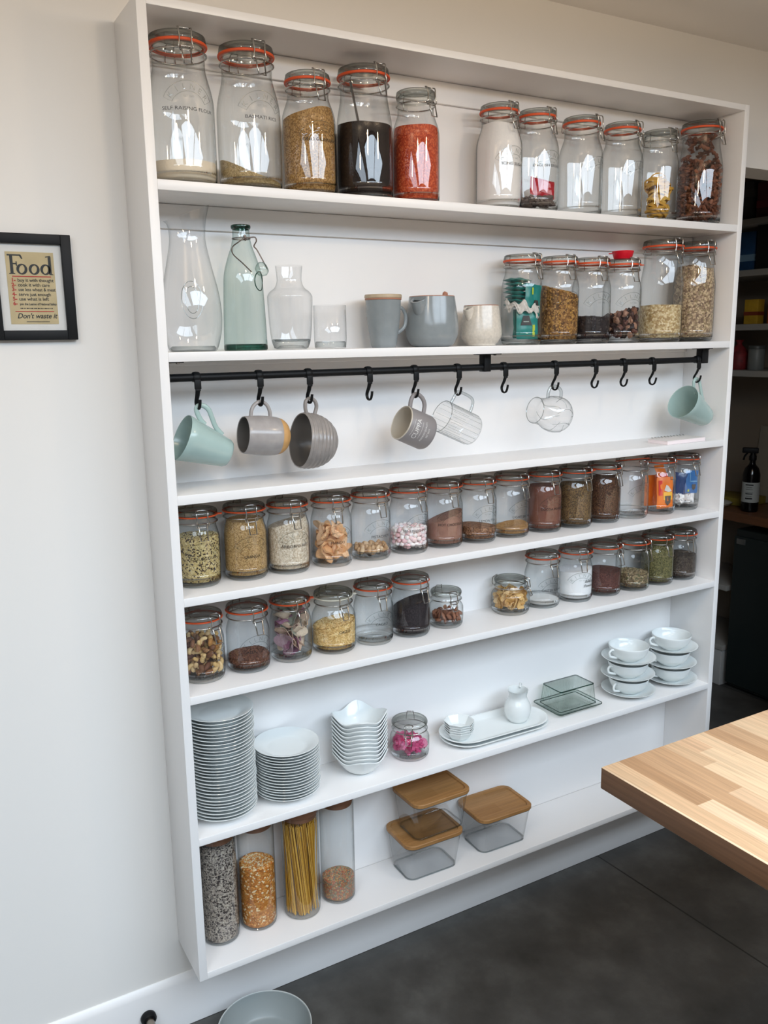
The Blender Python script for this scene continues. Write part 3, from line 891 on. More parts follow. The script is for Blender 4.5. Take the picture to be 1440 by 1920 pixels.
P_ = plain
stuff('J1', 'white_flour', 'flour', 'cream flour in the bottom of the jar marked SELF RAISING FLOUR', P_('flour', '#eadcc6', .9, bump=.3), .046, -.002, .005)
stuff('J2', 'basmati_rice', 'rice', 'thin slope of rice in the jar marked BASMATI RICE', granular('basmati', ['#c2ab80', '#ae976c', '#b9a277', '#9d875f'], 420), .040, -.026, .004)
stuff('J3', 'brown_rice', 'rice', 'tan rice half filling the jar marked LONG GRAIN RICE', granular('long_grain', ['#b38b55', '#9f7742', '#c19a64', '#8d683a'], 380), .166, .014, .004)
stuff('J4', 'ground_coffee', 'coffee', 'black ground coffee half filling the jar with the scoop', granular('coffee', ['#241a17', '#1b1311', '#2d211d'], 600, .5), .156, -.002, .003)
stuff('J5', 'red_lentils', 'lentils', 'orange red lentils in the jar with a plain glass lid on the top shelf', granular('red_lentil', ['#cf5a35', '#c04a2a', '#dd6f45', '#b5432a'], 330), .166, 0, .002)
stuff('J6', 'icing_sugar', 'sugar', 'white powder in the jar marked ICING SUGAR', P_('icing', '#f2eeec', .9, bump=.2), .196, 0, .004)
stuff('K2', 'granola', 'granola', 'golden brown granola in a jar on the second shelf', varied('granola', ['#a87b45', '#8a6134', '#c39656', '#6b4826', '#b5883f'], 'island', .7), .133, -.014, .004, 1500, (.0040, .0022, .0034), cm=granular('granola_bed', ['#8f6636', '#7a5329', '#a97f48', '#5f4022'], 220))
stuff('K3', 'raisins', 'raisins', 'dark raisins in a jar on the second shelf', varied('raisin', ['#332a2b', '#2a2224', '#3d3333', '#241e20'], 'island', .45), .066, -.002, .003, 420, (.0060, .0036, .0052), cm=granular('raisin_bed', ['#2a2223', '#221b1d'], 160))
stuff('K5', 'rolled_oats', 'oats', 'pale rolled oats in the tall jar on the second shelf', granular('oats', ['#d9c49b', '#c9b184', '#e4d2ac', '#bda172', '#a98c62'], 210, .9, rough=.85), .100, 0, .002)
stuff('K6', 'muesli', 'muesli', 'brown flaky muesli in the tall jar at the end of the second shelf', varied('muesli', ['#a98f74', '#8d745d', '#c4ab8b', '#77604e', '#d0b894', '#94805f'], 'island', .8), .205, -.004, .006, 2600, (.0046, .0013, .0036), cm=granular('muesli_bed', ['#a98f74', '#8d745d', '#c4ab8b', '#77604e', '#cdb592', '#94805f'], 230, .9))
stuff('A1', 'couscous', 'couscous', 'yellow couscous flecked with black in the jar marked COUSCOUS', varied('couscous', ['#c4b07c', '#b5a06a', '#cfbd8c', '#332621', '#bda873', '#4d3d2e', '#c9b783', '#d4c69a'], 'island', .8), .106, .002, .004, 2200, (.0026, .0018, .0026), cm=granular('couscous_bed', ['#c4b07c', '#b5a06a', '#cfbd8c', '#4a3a2c', '#bba670'], 330, .8))
stuff('A2', 'quinoa', 'quinoa', 'tan quinoa filling the jar marked QUINOA', granular('quinoa', ['#b6935f', '#a48151', '#c6a672', '#8f6e44', '#caa877'], 640, .9), .131, 0, .002)
stuff('A3', 'arborio_rice', 'rice', 'white rice heaped up in the jar marked ARBORIO RICE', granular('arborio', ['#dbcdb8', '#cbbba4', '#e6dac8', '#bcaa92', '#d3c4ae'], 330), .113, .013, .004)
stuff('A7', 'hot_chocolate_powder', 'powder', 'pinkish brown powder sloping in the jar marked HOT CHOCOLATE', P_('hot_chocolate', '#946c5c', .95, noise=.1, nscale=60, bump=.3), .074, .018, .003)
stuff('A8', 'tea_granules', 'granules', 'brown granules in the jar marked LEMON TEA', granular('lemon_tea', ['#8b6347', '#76513a', '#a0765a', '#62432f'], 340), .040, -.004, .003)
stuff('A9', 'brown_sugar', 'sugar', 'clumps of sugar in the jar marked LIGHT BROWN', granular('brown_sugar', ['#ab8253', '#9b7346', '#b88f60'], 500, .6), .026, .007, .008)
stuff('A10', 'cocoa_powder', 'powder', 'red brown powder in the jar marked COCOA POWDER', P_('cocoa', '#74483a', .95, noise=.12, nscale=50, bump=.3), .124, .002, .003)
stuff('A11', 'loose_tea', 'tea', 'olive brown loose tea in the jar with the orange seal tab', granular('olive_tea', ['#6b5236', '#57422c', '#7d6444', '#4a3a28', '#83673f'], 560, 1, 1.5), .118, 0, .003)
stuff('A12', 'dark_tea', 'tea', 'dark brown loose tea in the jar beside the open jar', granular('dark_tea', ['#5c3b28', '#472c1e', '#6d4a33', '#3b251a'], 560, 1, 1.5), .126, .002, .003)
stuff('B2', 'brown_lentils', 'lentils', 'brown lentils in the bottom of the jar marked GREEN LENTILS', varied('lentil', ['#6f4735', '#5c3a2c', '#7f5541', '#664033'], 'island', .6), .032, .002, .003, 900, (.0030, .0016, .0030), top=.6, cm=granular('lentil_bed', ['#64402f', '#553527'], 300))
stuff('B4', 'orzo_pasta', 'pasta', 'yellow rice-shaped pasta in the broad jar marked ORZO', varied('orzo', ['#ecca8c', '#dfbb79', '#f2d8a2', '#cfa768'], 'island', .55), .066, .010, .003, 2400, (.0050, .0012, .0012), cm=granular('orzo_bed', ['#c9a464', '#b89256', '#d6b476'], 300))
stuff('B6', 'black_seeds', 'seeds', 'black seeds sloping in a jar on the fifth shelf', granular('black_seed', ['#2c2427', '#1f191c', '#3a3033', '#251d20'], 480), .082, .018, .002)
stuff('B9', 'caster_sugar', 'sugar', 'last of the white sugar in the jar marked CASTER SUGAR', P_('caster', '#e6e6e4', .8), .0170, 0, .001)
stuff('B10', 'baking_powder', 'powder', 'white powder in the jar with handwritten Baking Powder', P_('baking', '#f3f3f4', .95, bump=.2), .088, .004, .004)
stuff('B11', 'spice_powder', 'powder', 'reddish brown powder half filling a jar on the fifth shelf', granular('red_brown', ['#5e3932', '#4c2d28', '#6b443b'], 480, .6), .070, 0, .002)
stuff('B12', 'seed_mix', 'seeds', 'pale and green seeds in the bottom of a jar on the fifth shelf', varied('seed_mix', ['#a08c6c', '#8a7656', '#b7a484', '#5c5a3a', '#6d5b44', '#94825f'], 'island', .6), .048, .002, .003, 800, (.0054, .0015, .0032), top=.5, cm=granular('seed_bed', ['#6b5a44', '#574a36', '#7d6a50'], 260))
stuff('B13', 'dried_herbs', 'herbs', 'green dried herbs filling a jar on the fifth shelf', granular('herbs', ['#6b6641', '#575431', '#7c764f', '#494728', '#837b4e'], 480, 1, 1.5), .122, 0, .004)
stuff('B14', 'tea_leaves', 'tea', 'dark tea leaves half filling the end jar on the fifth shelf', granular('tea_leaf', ['#453a33', '#352c28', '#54473e', '#5b5045'], 480, 1, 1.5), .074, 0, .003)

# countable contents: every piece its own object
def pile(key, n, size, h, slope=0.0, seed=1, wall=.65, sep=.86, z0=.0125, flatz=None, margin=None):
    loc, r, prof, H, _ = JAR[key]
    fn = top_fn(h, slope, size * .3, r, seed)
    rg = random.Random(seed)
    pts = []
    tries = 0
    half = (flatz or size) * .5
    mg_ = margin or size * .5
    while len(pts) < n and tries < 9000:
        tries += 1
        a = rg.uniform(0, 2 * PI)
        zt = None
        R0 = prof_r(prof, .05) - .003 - mg_
        R = R0 - (rg.random() * size * .15 if rg.random() < wall else R0 * (1 - math.sqrt(rg.random())))
        R = max(0, R)
        x, y = R * math.sin(a), -R * math.cos(a)
        zt = fn(x, y) - half
        zl = z0 + half
        if zt < zl: zt = zl
        z = rg.uniform(zl, zt) if rg.random() < .75 else zt
        R1 = prof_r(prof, z) - .003 - mg_
        if R > R1: continue
        p = Vector((x, y, z))
        s = size * sep * (1 - .3 * tries / 9000)
        if all((p - q).length > s for q in pts): pts.append(p)
    return loc, [(p, rg) for p in pts]
def put(key, name, cat, label, meshes, n, size, h, group, slope=0.0, seed=1, flat=False, **kw):
    loc, pts = pile(key, n, size, h, slope, seed, **kw)
    first = None
    for i, (p, rg) in enumerate(pts):
        me = meshes[i % len(meshes)]
        o = bpy.data.objects.new(name, me); COL.objects.link(o)
        o.location = loc + p
        o.rotation_euler = (rg.uniform(-.5, .5), rg.uniform(-.5, .5), rg.uniform(0, 6.28)) if flat else (rg.uniform(0, 6.28), rg.uniform(0, 6.28), rg.uniform(0, 6.28))
        s = rg.uniform(.88, 1.1)
        o.scale = (s, s, s)
        tag(o, label, cat, group)

def blob(sx, sy, sz, mat, name, rough=0.0, seed=1, sub=ICO2, bend=0.0):
    rg = random.Random(seed)
    ph = [(rg.uniform(2, 5), Vector((rg.uniform(-1, 1), rg.uniform(-1, 1), rg.uniform(-1, 1)))) for _ in range(5)]
    v = []
    for p in sub[0]:
        k = 1 + rough * sum(math.sin(f * (d.dot(Vector(p))) * 2 + f) for f, d in ph) / 3
        x, y, z = p[0] * sx * k, p[1] * sy * k, p[2] * sz * k
        z += bend * (x / sx) ** 2 * sx
        v.append((x, y, z))
    return MB().add(v, sub[1]).mesh(name, mat, 60)
# pistachios: shell with a split showing the kernel
mp_ = varied('pistachio_shell', ['#cdab86', '#bd9871', '#d8bb98', '#b08a64'], 'object', .55)
def pistachio():
    v = []
    for p in ICO2[0]:
        x, y, z = p[0] * .0098, p[1] * .0058, p[2] * .0056
        if p[0] > .3 and abs(p[1]) < .3 and p[2] > 0: z *= .7
        v.append((x * (1 - .12 * p[0]), y, z))
    return MB().add(v, ICO2[1]).mesh('pistachio', mp_, 60)
put('A5', 'pistachio', 'pistachio', 'pistachio in its tan shell in the jar marked PISTACHIOS', [pistachio()], 60, .0145, .032, 'pistachios', seed=3, wall=.45)
mm = varied('marshmallow', ['#f4ecea', '#f2d6d6', '#f8f0ee', '#eec6ca', '#f4e8e6'], 'object', .8, trans=.3)
put('A6', 'mini_marshmallow', 'marshmallow', 'tiny pink or white marshmallow in the jar marked MINI MARSHMALLOWS',
    [MB().lathe([(0, -.0058), (.0040, -.0058), (.0054, -.0044), (.0054, .0044), (.0040, .0058), (0, .0058)], 12).mesh('mini_marshmallow', mm, 50)], 230, .0125, .064, 'mini marshmallows', seed=5, wall=.7)
ma_ = varied('almond', ['#7a4c36', '#6b402c', '#8a5941', '#94634a'], 'object', .6, bump=.3)
put('B7', 'almond', 'almond', 'brown almond in the small clip-top jar on the fifth shelf', [blob(.0105, .0058, .0042, ma_, 'almond', .05, 2)], 50, .0150, .040, 'almonds', seed=7, wall=.55)
# mixed nuts
mn = varied('nut_skin', ['#7d5236', '#a9773f', '#c99a60', '#6a4330', '#d8b683', '#55352a'], 'object', .6, bump=.2)
mc_ = varied('cashew', ['#d9b77f', '#cba76d', '#e3c592'], 'object', .55)
mw = varied('walnut', ['#8a6040', '#74503a', '#a07650'], 'object', .7, bump=.5)
cash = MB().tube([(.009 * math.cos(a), 0, .007 * math.sin(a)) for a in [PI * k / 8 for k in range(9)]], [.0028, .0042, .0048, .005, .0048, .0046, .0046, .004, .0026], 10).mesh('nut', mc_, 60)
put('B1', 'nut', 'nut', 'nut among the mixed nuts in the jar marked MIXED NUTS', [blob(.0105, .0062, .0050, mn, 'nut', .06, 4), cash, blob(.0092, .0070, .0060, mw, 'nut', .35, 9), blob(.0068, .0060, .0058, mn, 'nut', .05, 6), cash, blob(.0125, .0060, .0058, mn, 'nut', .08, 8)],
    135, .0148, .100, 'mixed nuts', seed=11, wall=.72, sep=.84)
# dried mango slices, apple chips, petals
def leaf_mesh(name, mat, sx, sy, thick, curl, seed, seg=9, edge=.25):
    rg = random.Random(seed)
    a1, a2, a3 = rg.uniform(0, 6), rg.uniform(0, 6), rg.uniform(1.5, 3.5)
    top, bot = [], []
    for i in range(seg):
        for j in range(seg):
            u, w = 2 * i / (seg - 1) - 1, 2 * j / (seg - 1) - 1
            k = math.sqrt(max(0, 1 - u * u / 2)), math.sqrt(max(0, 1 - w * w / 2))
            x, y = u * k[1], w * k[0]
            rr = 1 + edge * math.sin(3 * math.atan2(y, x) + a1) * (x * x + y * y)
            x, y = x * sx * rr, y * sy * rr
            z = curl * ((x / sx) ** 2 + .5 * (y / sy) ** 2) + curl * .35 * math.sin(a3 * x / sx * 2 + a2) * math.cos(a3 * y / sy * 2 + a1)
            top.append((x, y, z + thick / 2)); bot.append((x, y, z - thick / 2))
    n = seg * seg
    f = []
    for i in range(seg - 1):
        for j in range(seg - 1):
            a, b, c, d = i * seg + j, (i + 1) * seg + j, (i + 1) * seg + j + 1, i * seg + j + 1
            f.append((a, b, c, d)); f.append((n + d, n + c, n + b, n + a))
    rim = [j for j in range(seg)] + [i * seg + seg - 1 for i in range(1, seg)] + [(seg - 1) * seg + j for j in range(seg - 2, -1, -1)] + [i * seg for i in range(seg - 2, 0, -1)]
    for a, b in zip(rim, rim[1:] + rim[:1]): f.append((a, n + a, n + b, b))
    return MB().add(top + bot, f).mesh(name, mat, 50)
mg = varied('dried_mango', ['#e0b081', '#d5a070', '#e9c19a', '#dba878'], 'object', .5, bump=.3, trans=.2)
put('A4', 'dried_mango_slice', 'dried fruit', 'piece of orange dried mango in the jar marked MANGO', [leaf_mesh('dried_mango_slice', mg, .021, .014, .0050, .006, s) for s in (1, 2, 3, 4)], 44, .027, .093, 'dried mango slices', seed=13, wall=.5, sep=.50, slope=-.008, margin=.0205)
mh = varied('apple_chip', ['#d9b274', '#cda263', '#e2c08a', '#c29556'], 'object', .6, bump=.2)
put('B8', 'apple_chip', 'dried fruit', 'curled tan apple chip in the small round jar on the fifth shelf', [leaf_mesh('apple_chip', mh, .0125, .0105, .0016, .004, s) for s in (5, 6, 7)], 80, .021, .066, 'apple chips', seed=17, wall=.6, sep=.50, margin=.0130)
mpet = varied('petal', ['#cdb9a2', '#b98a86', '#d0bda6', '#a58a92', '#c9a093', '#8f9284', '#bfa48f', '#93627a'], 'object', .7, bump=.2)
put('B3', 'dried_petal', 'petal', 'large curled dried petal in the jar of petals on the fifth shelf', [leaf_mesh('dried_petal', mpet, .029, .022, .0012, .013, s, 11, .15) for s in (8, 9, 10)], 40, .036, .128, 'dried petals', seed=19, wall=.55, sep=.36, margin=.0295)
md = varied('dried_fruit', ['#3b2a28', '#6a4236', '#2e2324', '#8f6450', '#4a302b', '#a37a64'], 'object', .5, bump=.3)
put('K4', 'dried_fruit_piece', 'dried fruit', 'chunk of dried fruit in the jar under the red tub', [blob(.0105, .0075, .0060, md, 'dried_fruit_piece', .55, s) for s in (1, 5, 8)], 95, .0165, .085, 'dried fruit', slope=.010, seed=23, wall=.65, sep=.8)
# brown pasta twists
mt = varied('brown_pasta', ['#7d4c36', '#6d402c', '#8a5840', '#5f3727'], 'object', .6)
tw = MB()
rows = []
for i in range(15):
    z = (i / 14 - .5) * .028
    a = i * .5
    s = len(tw.v)
    for k in range(8):
        b = 2 * PI * k / 8
        rad = .0060 * (.5 + .5 * abs(math.cos(b)))
        tw.v.append((rad * math.cos(a + b), rad * math.sin(a + b), z))
    rows.append(s)
for a, b in zip(rows, rows[1:]):
    for k in range(8): tw.f.append((a + k, a + (k + 1) % 8, b + (k + 1) % 8, b + k))
tw.f += [tuple(rows[0] + k for k in reversed(range(8))), tuple(rows[-1] + k for k in range(8))]
put('J11', 'pasta_twist', 'pasta', 'brown pasta twist in the full jar at the end of the top shelf', [tw.mesh('pasta_twist', mt, 60)], 295, .021, .240, 'brown pasta twists', seed=29, wall=.92, sep=.50, margin=.0105)
# yellow pasta nests
mnest = varied('pasta_nest', ['#d8a743', '#cc9a3a', '#e0b658'], 'object', .6)
def nest(seed):
    rg = random.Random(seed); mb = MB()
    for q in range(5):
        ph = rg.uniform(0, 6.28); pts = []
        for k in range(46):
            a = k / 46 * 2 * PI * 2.5 + ph
            R = .0225 + .0070 * math.sin(a * .8 + ph * 2)
            pts.append((R * math.cos(a), R * math.sin(a), .0110 * math.sin(a * 1.3 + q * 1.3) + (q - 2) * .0030))
        mb.tube(pts, .0034, 6, False, .35)
    return mb.mesh('pasta_nest', mnest, 60)
rg = random.Random(31)
nm = [nest(s) for s in (1, 2, 3)]
NEST_LABELS = ['bottom left yellow pasta nest in the jar on the top shelf', 'bottom right yellow pasta nest in the jar on the top shelf', 'yellow pasta nest in the middle of the jar, lying flat', 'yellow pasta nest leaning on the right wall of its jar', 'topmost yellow pasta nest in the jar on the top shelf']
for i, q in enumerate([(-.009, -.009, .038, .3), (.009, .004, .036, -.25), (-.004, -.007, .064, .2), (.006, -.005, .086, .6), (-.006, .004, .102, -.4)]):
    o = link('pasta_nest', nm[i % 3], None, JAR['J10'][0] + Vector(q[:3]))
    o.rotation_euler = (q[3], q[3] * .6, i * 1.3)
    tag(o, NEST_LABELS[i], 'pasta', 'yellow pasta nests')
# teabags and red packet in the ENGLISH BREAKFAST jar, teabags in the jar of blue sachets
def pillow(sx, sy, t, name, mat, seed=0, crumple=.0015, n=9):
    rg = random.Random(seed)
    ph = [rg.uniform(0, 6) for _ in range(4)]
    top, bot = [], []
    for i in range(n):
        for j in range(n):
            u, w = 2 * i / (n - 1) - 1, 2 * j / (n - 1) - 1
            e = max(0, (1 - u ** 4) * (1 - w ** 4)) ** .6
            c = crumple * (math.sin(5 * u + ph[0]) * math.cos(4 * w + ph[1]) + .6 * math.sin(8 * w + ph[2]))
            top.append((u * sx, w * sy, t * .5 * e + c)); bot.append((u * sx, w * sy, -t * .5 * e + c - .0002))
    N = n * n; f = []
    for i in range(n - 1):
        for j in range(n - 1):
            a, b, c_, d = i * n + j, (i + 1) * n + j, (i + 1) * n + j + 1, i * n + j + 1
            f += [(a, b, c_, d), (N + d, N + c_, N + b, N + a)]
    rim = [j for j in range(n)] + [i * n + n - 1 for i in range(1, n)] + [(n - 1) * n + j for j in range(n - 2, -1, -1)] + [i * n for i in range(n - 2, 0, -1)]
    for a, b in zip(rim, rim[1:] + rim[:1]): f.append((a, N + a, N + b, b))
    return MB().add(top + bot, f).mesh(name, mat, 45)
mtb = varied('teabag_paper', ['#8f7f76', '#7d6e68', '#9d8d83', '#6f625e'], 'object', .85, bump=.2)
put('J7', 'teabag', 'teabag', 'grey brown teabag in the jar marked ENGLISH BREAKFAST', [pillow(.016, .013, .009, 'teabag', mtb, s, .002) for s in (1, 2)], 34, .026, .050, 'teabags under the red packet', seed=37, wall=.5, sep=.5, flat=True, margin=.018)
mtw = varied('white_teabag', ['#e7e4e2', '#dcd8d6', '#f0eeec'], 'object', .85)
put('A15', 'white_teabag', 'teabag', 'white teabag at the bottom of the jar of blue sachets', [pillow(.018, .015, .008, 'white_teabag', mtw, s, .003) for s in (3, 4)], 24, .030, .052, 'white teabags', seed=41, wall=.6, sep=.40, margin=.020)
def sachet(key, x, y, z, sx, sy, t, rot, mat, name, label, group=None, marks=(), seed=1, crumple=.0012):
    loc = JAR[key][0]
    th = thing(name, label, 'sachet', loc + Vector((x, y, z)), rot, group)
    link('wrapper', pillow(sx, sy, t, 'wrapper', mat, seed, crumple), th)
    for nm_, mt_, pts in marks:
        mb = MB(); mb.add([(p[0] * sx, p[1] * sy, t * .5 * max(0, (1 - p[0] ** 4) * (1 - p[1] ** 4)) ** .6 + .0016) for p in pts], [tuple(range(len(pts)))])
        mb.build(nm_, mt_, th, smooth=0)
    return th
TEALP = plain('teal_foil', '#11807a', .3); LIME = plain('lime_print', '#b5c832', .5); BADGE = plain('black_badge', '#2b2725', .5)
PALEP = plain('pale_print', '#b9c9c0', .5); ORF = plain('orange_foil', '#ee7a22', .3); REDF = plain('red_foil', '#b8182c', .35); REDP = plain('red_print', '#d62b1f', .5)
YEL = plain('yellow_print', '#f6b93a', .5); BLF = plain('blue_foil', '#2c68a4', .3); PALEB = plain('pale_blue_print', '#7fb0d0', .4); DBLF = plain('dark_blue_foil', '#1d3f70', .3); PINKF = plain('pink_print', '#d98a94', .4)
PAPER = plain('white_paper_band', '#d8d2cb', .8); GREYB = plain('grey_badge', '#4a4644', .5)
trap = [(-.42, -.30), (.42, -.30), (.22, .22), (-.22, .22)]
shield = [(-.34, .20), (.34, .20), (.28, -.18), (0, -.34), (-.28, -.18)]
def sub(pts, dx, dy, s=1.0): return [(p[0] * s + dx, p[1] * s + dy) for p in pts]
def rct(a, b, c, d): return [(a, c), (b, c), (b, d), (a, d)]
up = (PI / 2 - .06, 0, -.32)
sachet('K1', -.006, -.030, .050, .028, .036, .010, up, TEALP, 'tea_sachet', 'lower teal sachet with a black badge in the jar on the second shelf', 'teal sachets', [('badge', BADGE, sub(trap, -.15, .30, 1.25)), ('lime_strip', LIME, rct(.44, .66, -.85, -.05)), ('badge_lines', PALEP, rct(-.42, .10, .15, .19))], 1)
sachet('K1', .014, -.026, .110, .026, .038, .010, (PI / 2 - .05, .12, .05), TEALP, 'tea_sachet', 'upper teal sachet with a black badge in the jar on the second shelf', 'teal sachets', [('badge', BADGE, sub(trap, .25, -.25)), ('lime_strip', LIME, rct(-.35, -.18, .30, .75)), ('badge_lines', PALEP, rct(.02, .50, -.42, -.36))], 2)
for k in range(7):
    sachet('K1', -.012 + .001 * (k % 3), .004, .098 + .010 * k, .026, .026, .009, (.05 * (k % 2), .06, -.2 + .05 * k), TEALP, 'tea_sachet', '%s teal sachet from the top of the flat stack in the jar' % ['seventh', 'sixth', 'fifth', 'fourth', 'third', 'second', 'first'][k], 'teal sachets', [], 3 + k)
sachet('K1', .006, .018, .052, .024, .036, .010, (PI / 2, 0, .3), TEALP, 'tea_sachet', 'teal sachet standing behind the paper band in the jar', 'teal sachets', [], 12)
# crumpled paper band tied round the sachets
pb = MB(); rows = []
rg = random.Random(5)
for k in range(40):
    a = -1.9 + 3.5 * k / 39
    s = len(pb.v)
    for j in range(5):
        R = .0425 + .0022 * math.sin(k * 1.9 + j * 2.1) + .001 * rg.random()
        zc = .0865 - .010 * math.sin(a * .8) + .006 * math.sin(k * .9)
        pb.v.append((R * math.sin(a), -R * math.cos(a), zc + (j - 2) * (.0052 + .0022 * math.sin(k * .55))))
    rows.append(s)
for a, b in zip(rows, rows[1:]):
    for j in range(4): pb.f.append((a + j, b + j, b + j + 1, a + j + 1))
o = pb.build('paper_band', PAPER, None, smooth=30)
o.location = JAR['K1'][0]
md_ = o.modifiers.new('thickness', 'SOLIDIFY'); md_.thickness = .0006
tag(o, 'crumpled white paper band round the teal sachets in the jar', 'paper band')
sachet('J7', .004, -.020, .062, .033, .024, .012, (PI / 2 - .35, .18, -.25), REDF, 'tea_packet', 'red packet lying on the teabags in the jar marked ENGLISH BREAKFAST', None, [('pink_panel', PINKF, [(-.35, -.6), (.75, -.7), (.55, .5), (-.1, .75)])], 3)
sachet('A14', -.004, -.027, .062, .026, .046, .009, (PI / 2 - .08, 0, -.28), ORF, 'tea_sachet', 'front orange sachet with a black shield badge in the jar of orange sachets', 'orange sachets',
       [('yellow_panel', YEL, rct(-.30, .80, -.45, .05)), ('shield', GREYB, sub(shield, .25, -.42, 1.15)), ('red_strip', REDP, rct(-.85, -.42, -.15, .80)), ('pale_shape', PAPER, [(-.2, .15), (.35, .05), (.75, .1), (.3, .45), (.05, .5)])], 5)
sachet('A14', .010, .010, .066, .024, .046, .010, (PI / 2, 0, .3), ORF, 'tea_sachet', 'middle orange sachet in the jar of orange sachets', 'orange sachets', [], 6)
sachet('A14', -.006, .024, .062, .022, .046, .010, (PI / 2, 0, -.2), ORF, 'tea_sachet', 'rear orange sachet in the jar of orange sachets', 'orange sachets', [], 7)
sachet('A14', .004, -.004, .116, .022, .026, .010, (1.1, 0, .1), ORF, 'tea_sachet', 'topmost folded orange sachet in the jar of orange sachets', 'orange sachets', [('red_strip', REDP, rct(-.8, .8, -.6, -.1))], 8)
sachet('A15', .008, -.026, .082, .021, .034, .007, (PI / 2 - .05, .05, -.22), BLF, 'tea_sachet', 'front pale blue sachet with a grey badge in the jar at the fourth shelf end', 'blue sachets',
       [('badge', GREYB, sub(shield, .25, -.40, .95)), ('pale_stripe', PALEB, rct(-.45, -.38, .0, .85)), ('pale_panel', PALEB, rct(-.3, .75, .02, .10)), ('lime_mark', LIME, rct(-.72, -.48, -.85, -.66))], 9)
sachet('A15', -.022, -.010, .078, .018, .032, .007, (PI / 2, .1, -.7), DBLF, 'tea_sachet', 'dark blue sachet behind the pale blue sachet in the end jar', 'blue sachets', [], 10)
# pink cutters
mk = varied('pink_plastic', ['#c04a78', '#a83c66', '#cf6a92', '#d62f6c'], 'object', .3)
def cutter(kind):
    mb = MB()
    n = 30
    out = []
    for k in range(n):
        a = 2 * PI * k / n
        R = .0125 * (1 + (.22 * math.cos(5 * a) if kind == 1 else .12 * math.cos(6 * a) if kind == 2 else 0))
        out.append((R * math.cos(a), R * math.sin(a)))
    loft(mb, [[(x, y, z) for x, y in out] for z in (-.0035, .0035)], True, True)
    loft(mb, [[(x * q, y * q, z) for x, y in out] for q, z in ((.5, .0035), (.45, .010))], False, True)
    return mb.mesh('pink_cutter', mk, 40)
put('P1', 'pink_cutter', 'cookie cutter', 'small pink plastic cutter in the round jar among the white crockery', [cutter(k) for k in range(3)], 30, .026, .050, 'pink cutters', seed=43, wall=.4, sep=.6)
# coffee scoop
sc_ = thing('coffee_scoop', 'steel scoop standing in the jar of black ground coffee', 'scoop', JAR['J4'][0] + Vector((0, -.010, .150)), (0, 0, 0))
MB().tube([(-.012, .004, -.012), (-.020, .010, .040), (-.0285, .016, .095)], [.0055, .0045, .005], 10, False, .35).build('handle', plain('scoop_steel', '#8c8884', .3, metal=.9), sc_)
MB().lathe([(0, -.02), (.012, -.02), (.015, -.012), (.015, 0), (.0138, 0), (.0125, -.012), (0, -.018)], 24).xf(Matrix.Translation((-.012, .004, -.012))).build('scoop_cup', M['wire'], sc_)
# red tub on the jar of dried fruit
rt = thing('red_tub', 'small red plastic tub on top of a jar on the second shelf', 'tub', (1.294, .092, ZS[1] + .2195), (0, 0, -.7))
MB().lathe([(0, 0), (.0215, 0), (.0235, .002), (.0285, .0195), (.0292, .0205), (.0285, .0215), (.0262, .0205), (.0225, .004), (0, .003)], 40).build('tub_body', M['red'], rt)
MB().box(-.0375, -.0275, -.0045, .0045, .0150, .0175, .001).build('tab', M['red'], rt)

# ------------------------------------------------------------------ second shelf: bottles and stoneware
Z2 = ZS[1] + .0002
def curve_prof(pts, n=6):
    return [(max(0, p.x), p.y) for p in smooth_path([(r, z, 0) for r, z in pts], n)]
# tall wavy carafe with an oblique rim
t = thing('glass_carafe', 'tall clear curvy carafe with an oblique rim at the left end of the second shelf', 'carafe', (.0975, .090, Z2))
mb = MB().lathe([(0, .004), (.040, .002)] + curve_prof([(.045, .000), (.050, .006), (.058, .035), (.061, .072), (.057, .115), (.046, .165), (.0375, .205), (.0355, .228), (.0385, .252), (.046, .270)], 6), 64)
for i, p in enumerate(mb.v):
    if p[2] > .225:
        k = (p[2] - .225) / .045
        mb.v[i] = (p[0], p[1], p[2] + k * k * p[0] * .38)
mb.build('carafe_body', M['clear'], t, 80)
MB().lathe([(0, .011), (.043, .0105), (.047, .006), (.044, .001), (0, .0025)], 48).build('thick_base', M['thickclear'], t)
mb = MB()
for k, (rx, rz) in enumerate(((.021, .036), (.013, .026))):
    mb.tube([((.0595) * math.sin(-.25 + rx * math.cos(a) / .0595), -(.0598 - max(0, (.115 + rz * math.sin(a) - .08)) * .09) * math.cos(-.25 + rx * math.cos(a) / .0595), .100 + rz * math.sin(a)) for a in [2 * PI * i / 40 for i in range(40)]], .0007, 5, True)
mb.build('oval_mark', M['emboss'], t)
# green swing-top bottle
t = thing('swing_top_bottle', 'pale green swing-top glass bottle with its wire clasp hanging open', 'bottle', (.2115, .090, Z2))
MB().lathe([(0, .006), (.040, .005), (.0445, .004)] + curve_prof([(.0455, .010), (.0440, .060), (.0415, .120), (.0390, .155), (.0310, .185), (.0220, .210), (.0180, .228), (.0172, .246)], 6), 56).build('bottle_body', M['greenglass'], t, 80)
MB().lathe([(0, .0005), (.044, 0), (.0458, .002), (.0458, .010), (.043, .013), (0, .012)], 56).build('thick_base', M['thickbase'], t)
MB().lathe([(.0172, .244), (.0195, .2455), (.0205, .249), (.0200, .252), (.0175, .2535), (.0150, .252), (.0150, .244)], 40).build('lip', M['thickbase'], t)
def loc_(x, z, y=.060): return (x - .2115, y - .090, z - ZS[1])
w = MB()
w.tube(smooth_path([loc_(.2110, 1.8335, .066), loc_(.197, 1.824, .068), loc_(.1865, 1.8144, .076), loc_(.1850, 1.800, .070), loc_(.199, 1.782, .056), loc_(.2140, 1.7640, .046)], 5), .0012, 6)
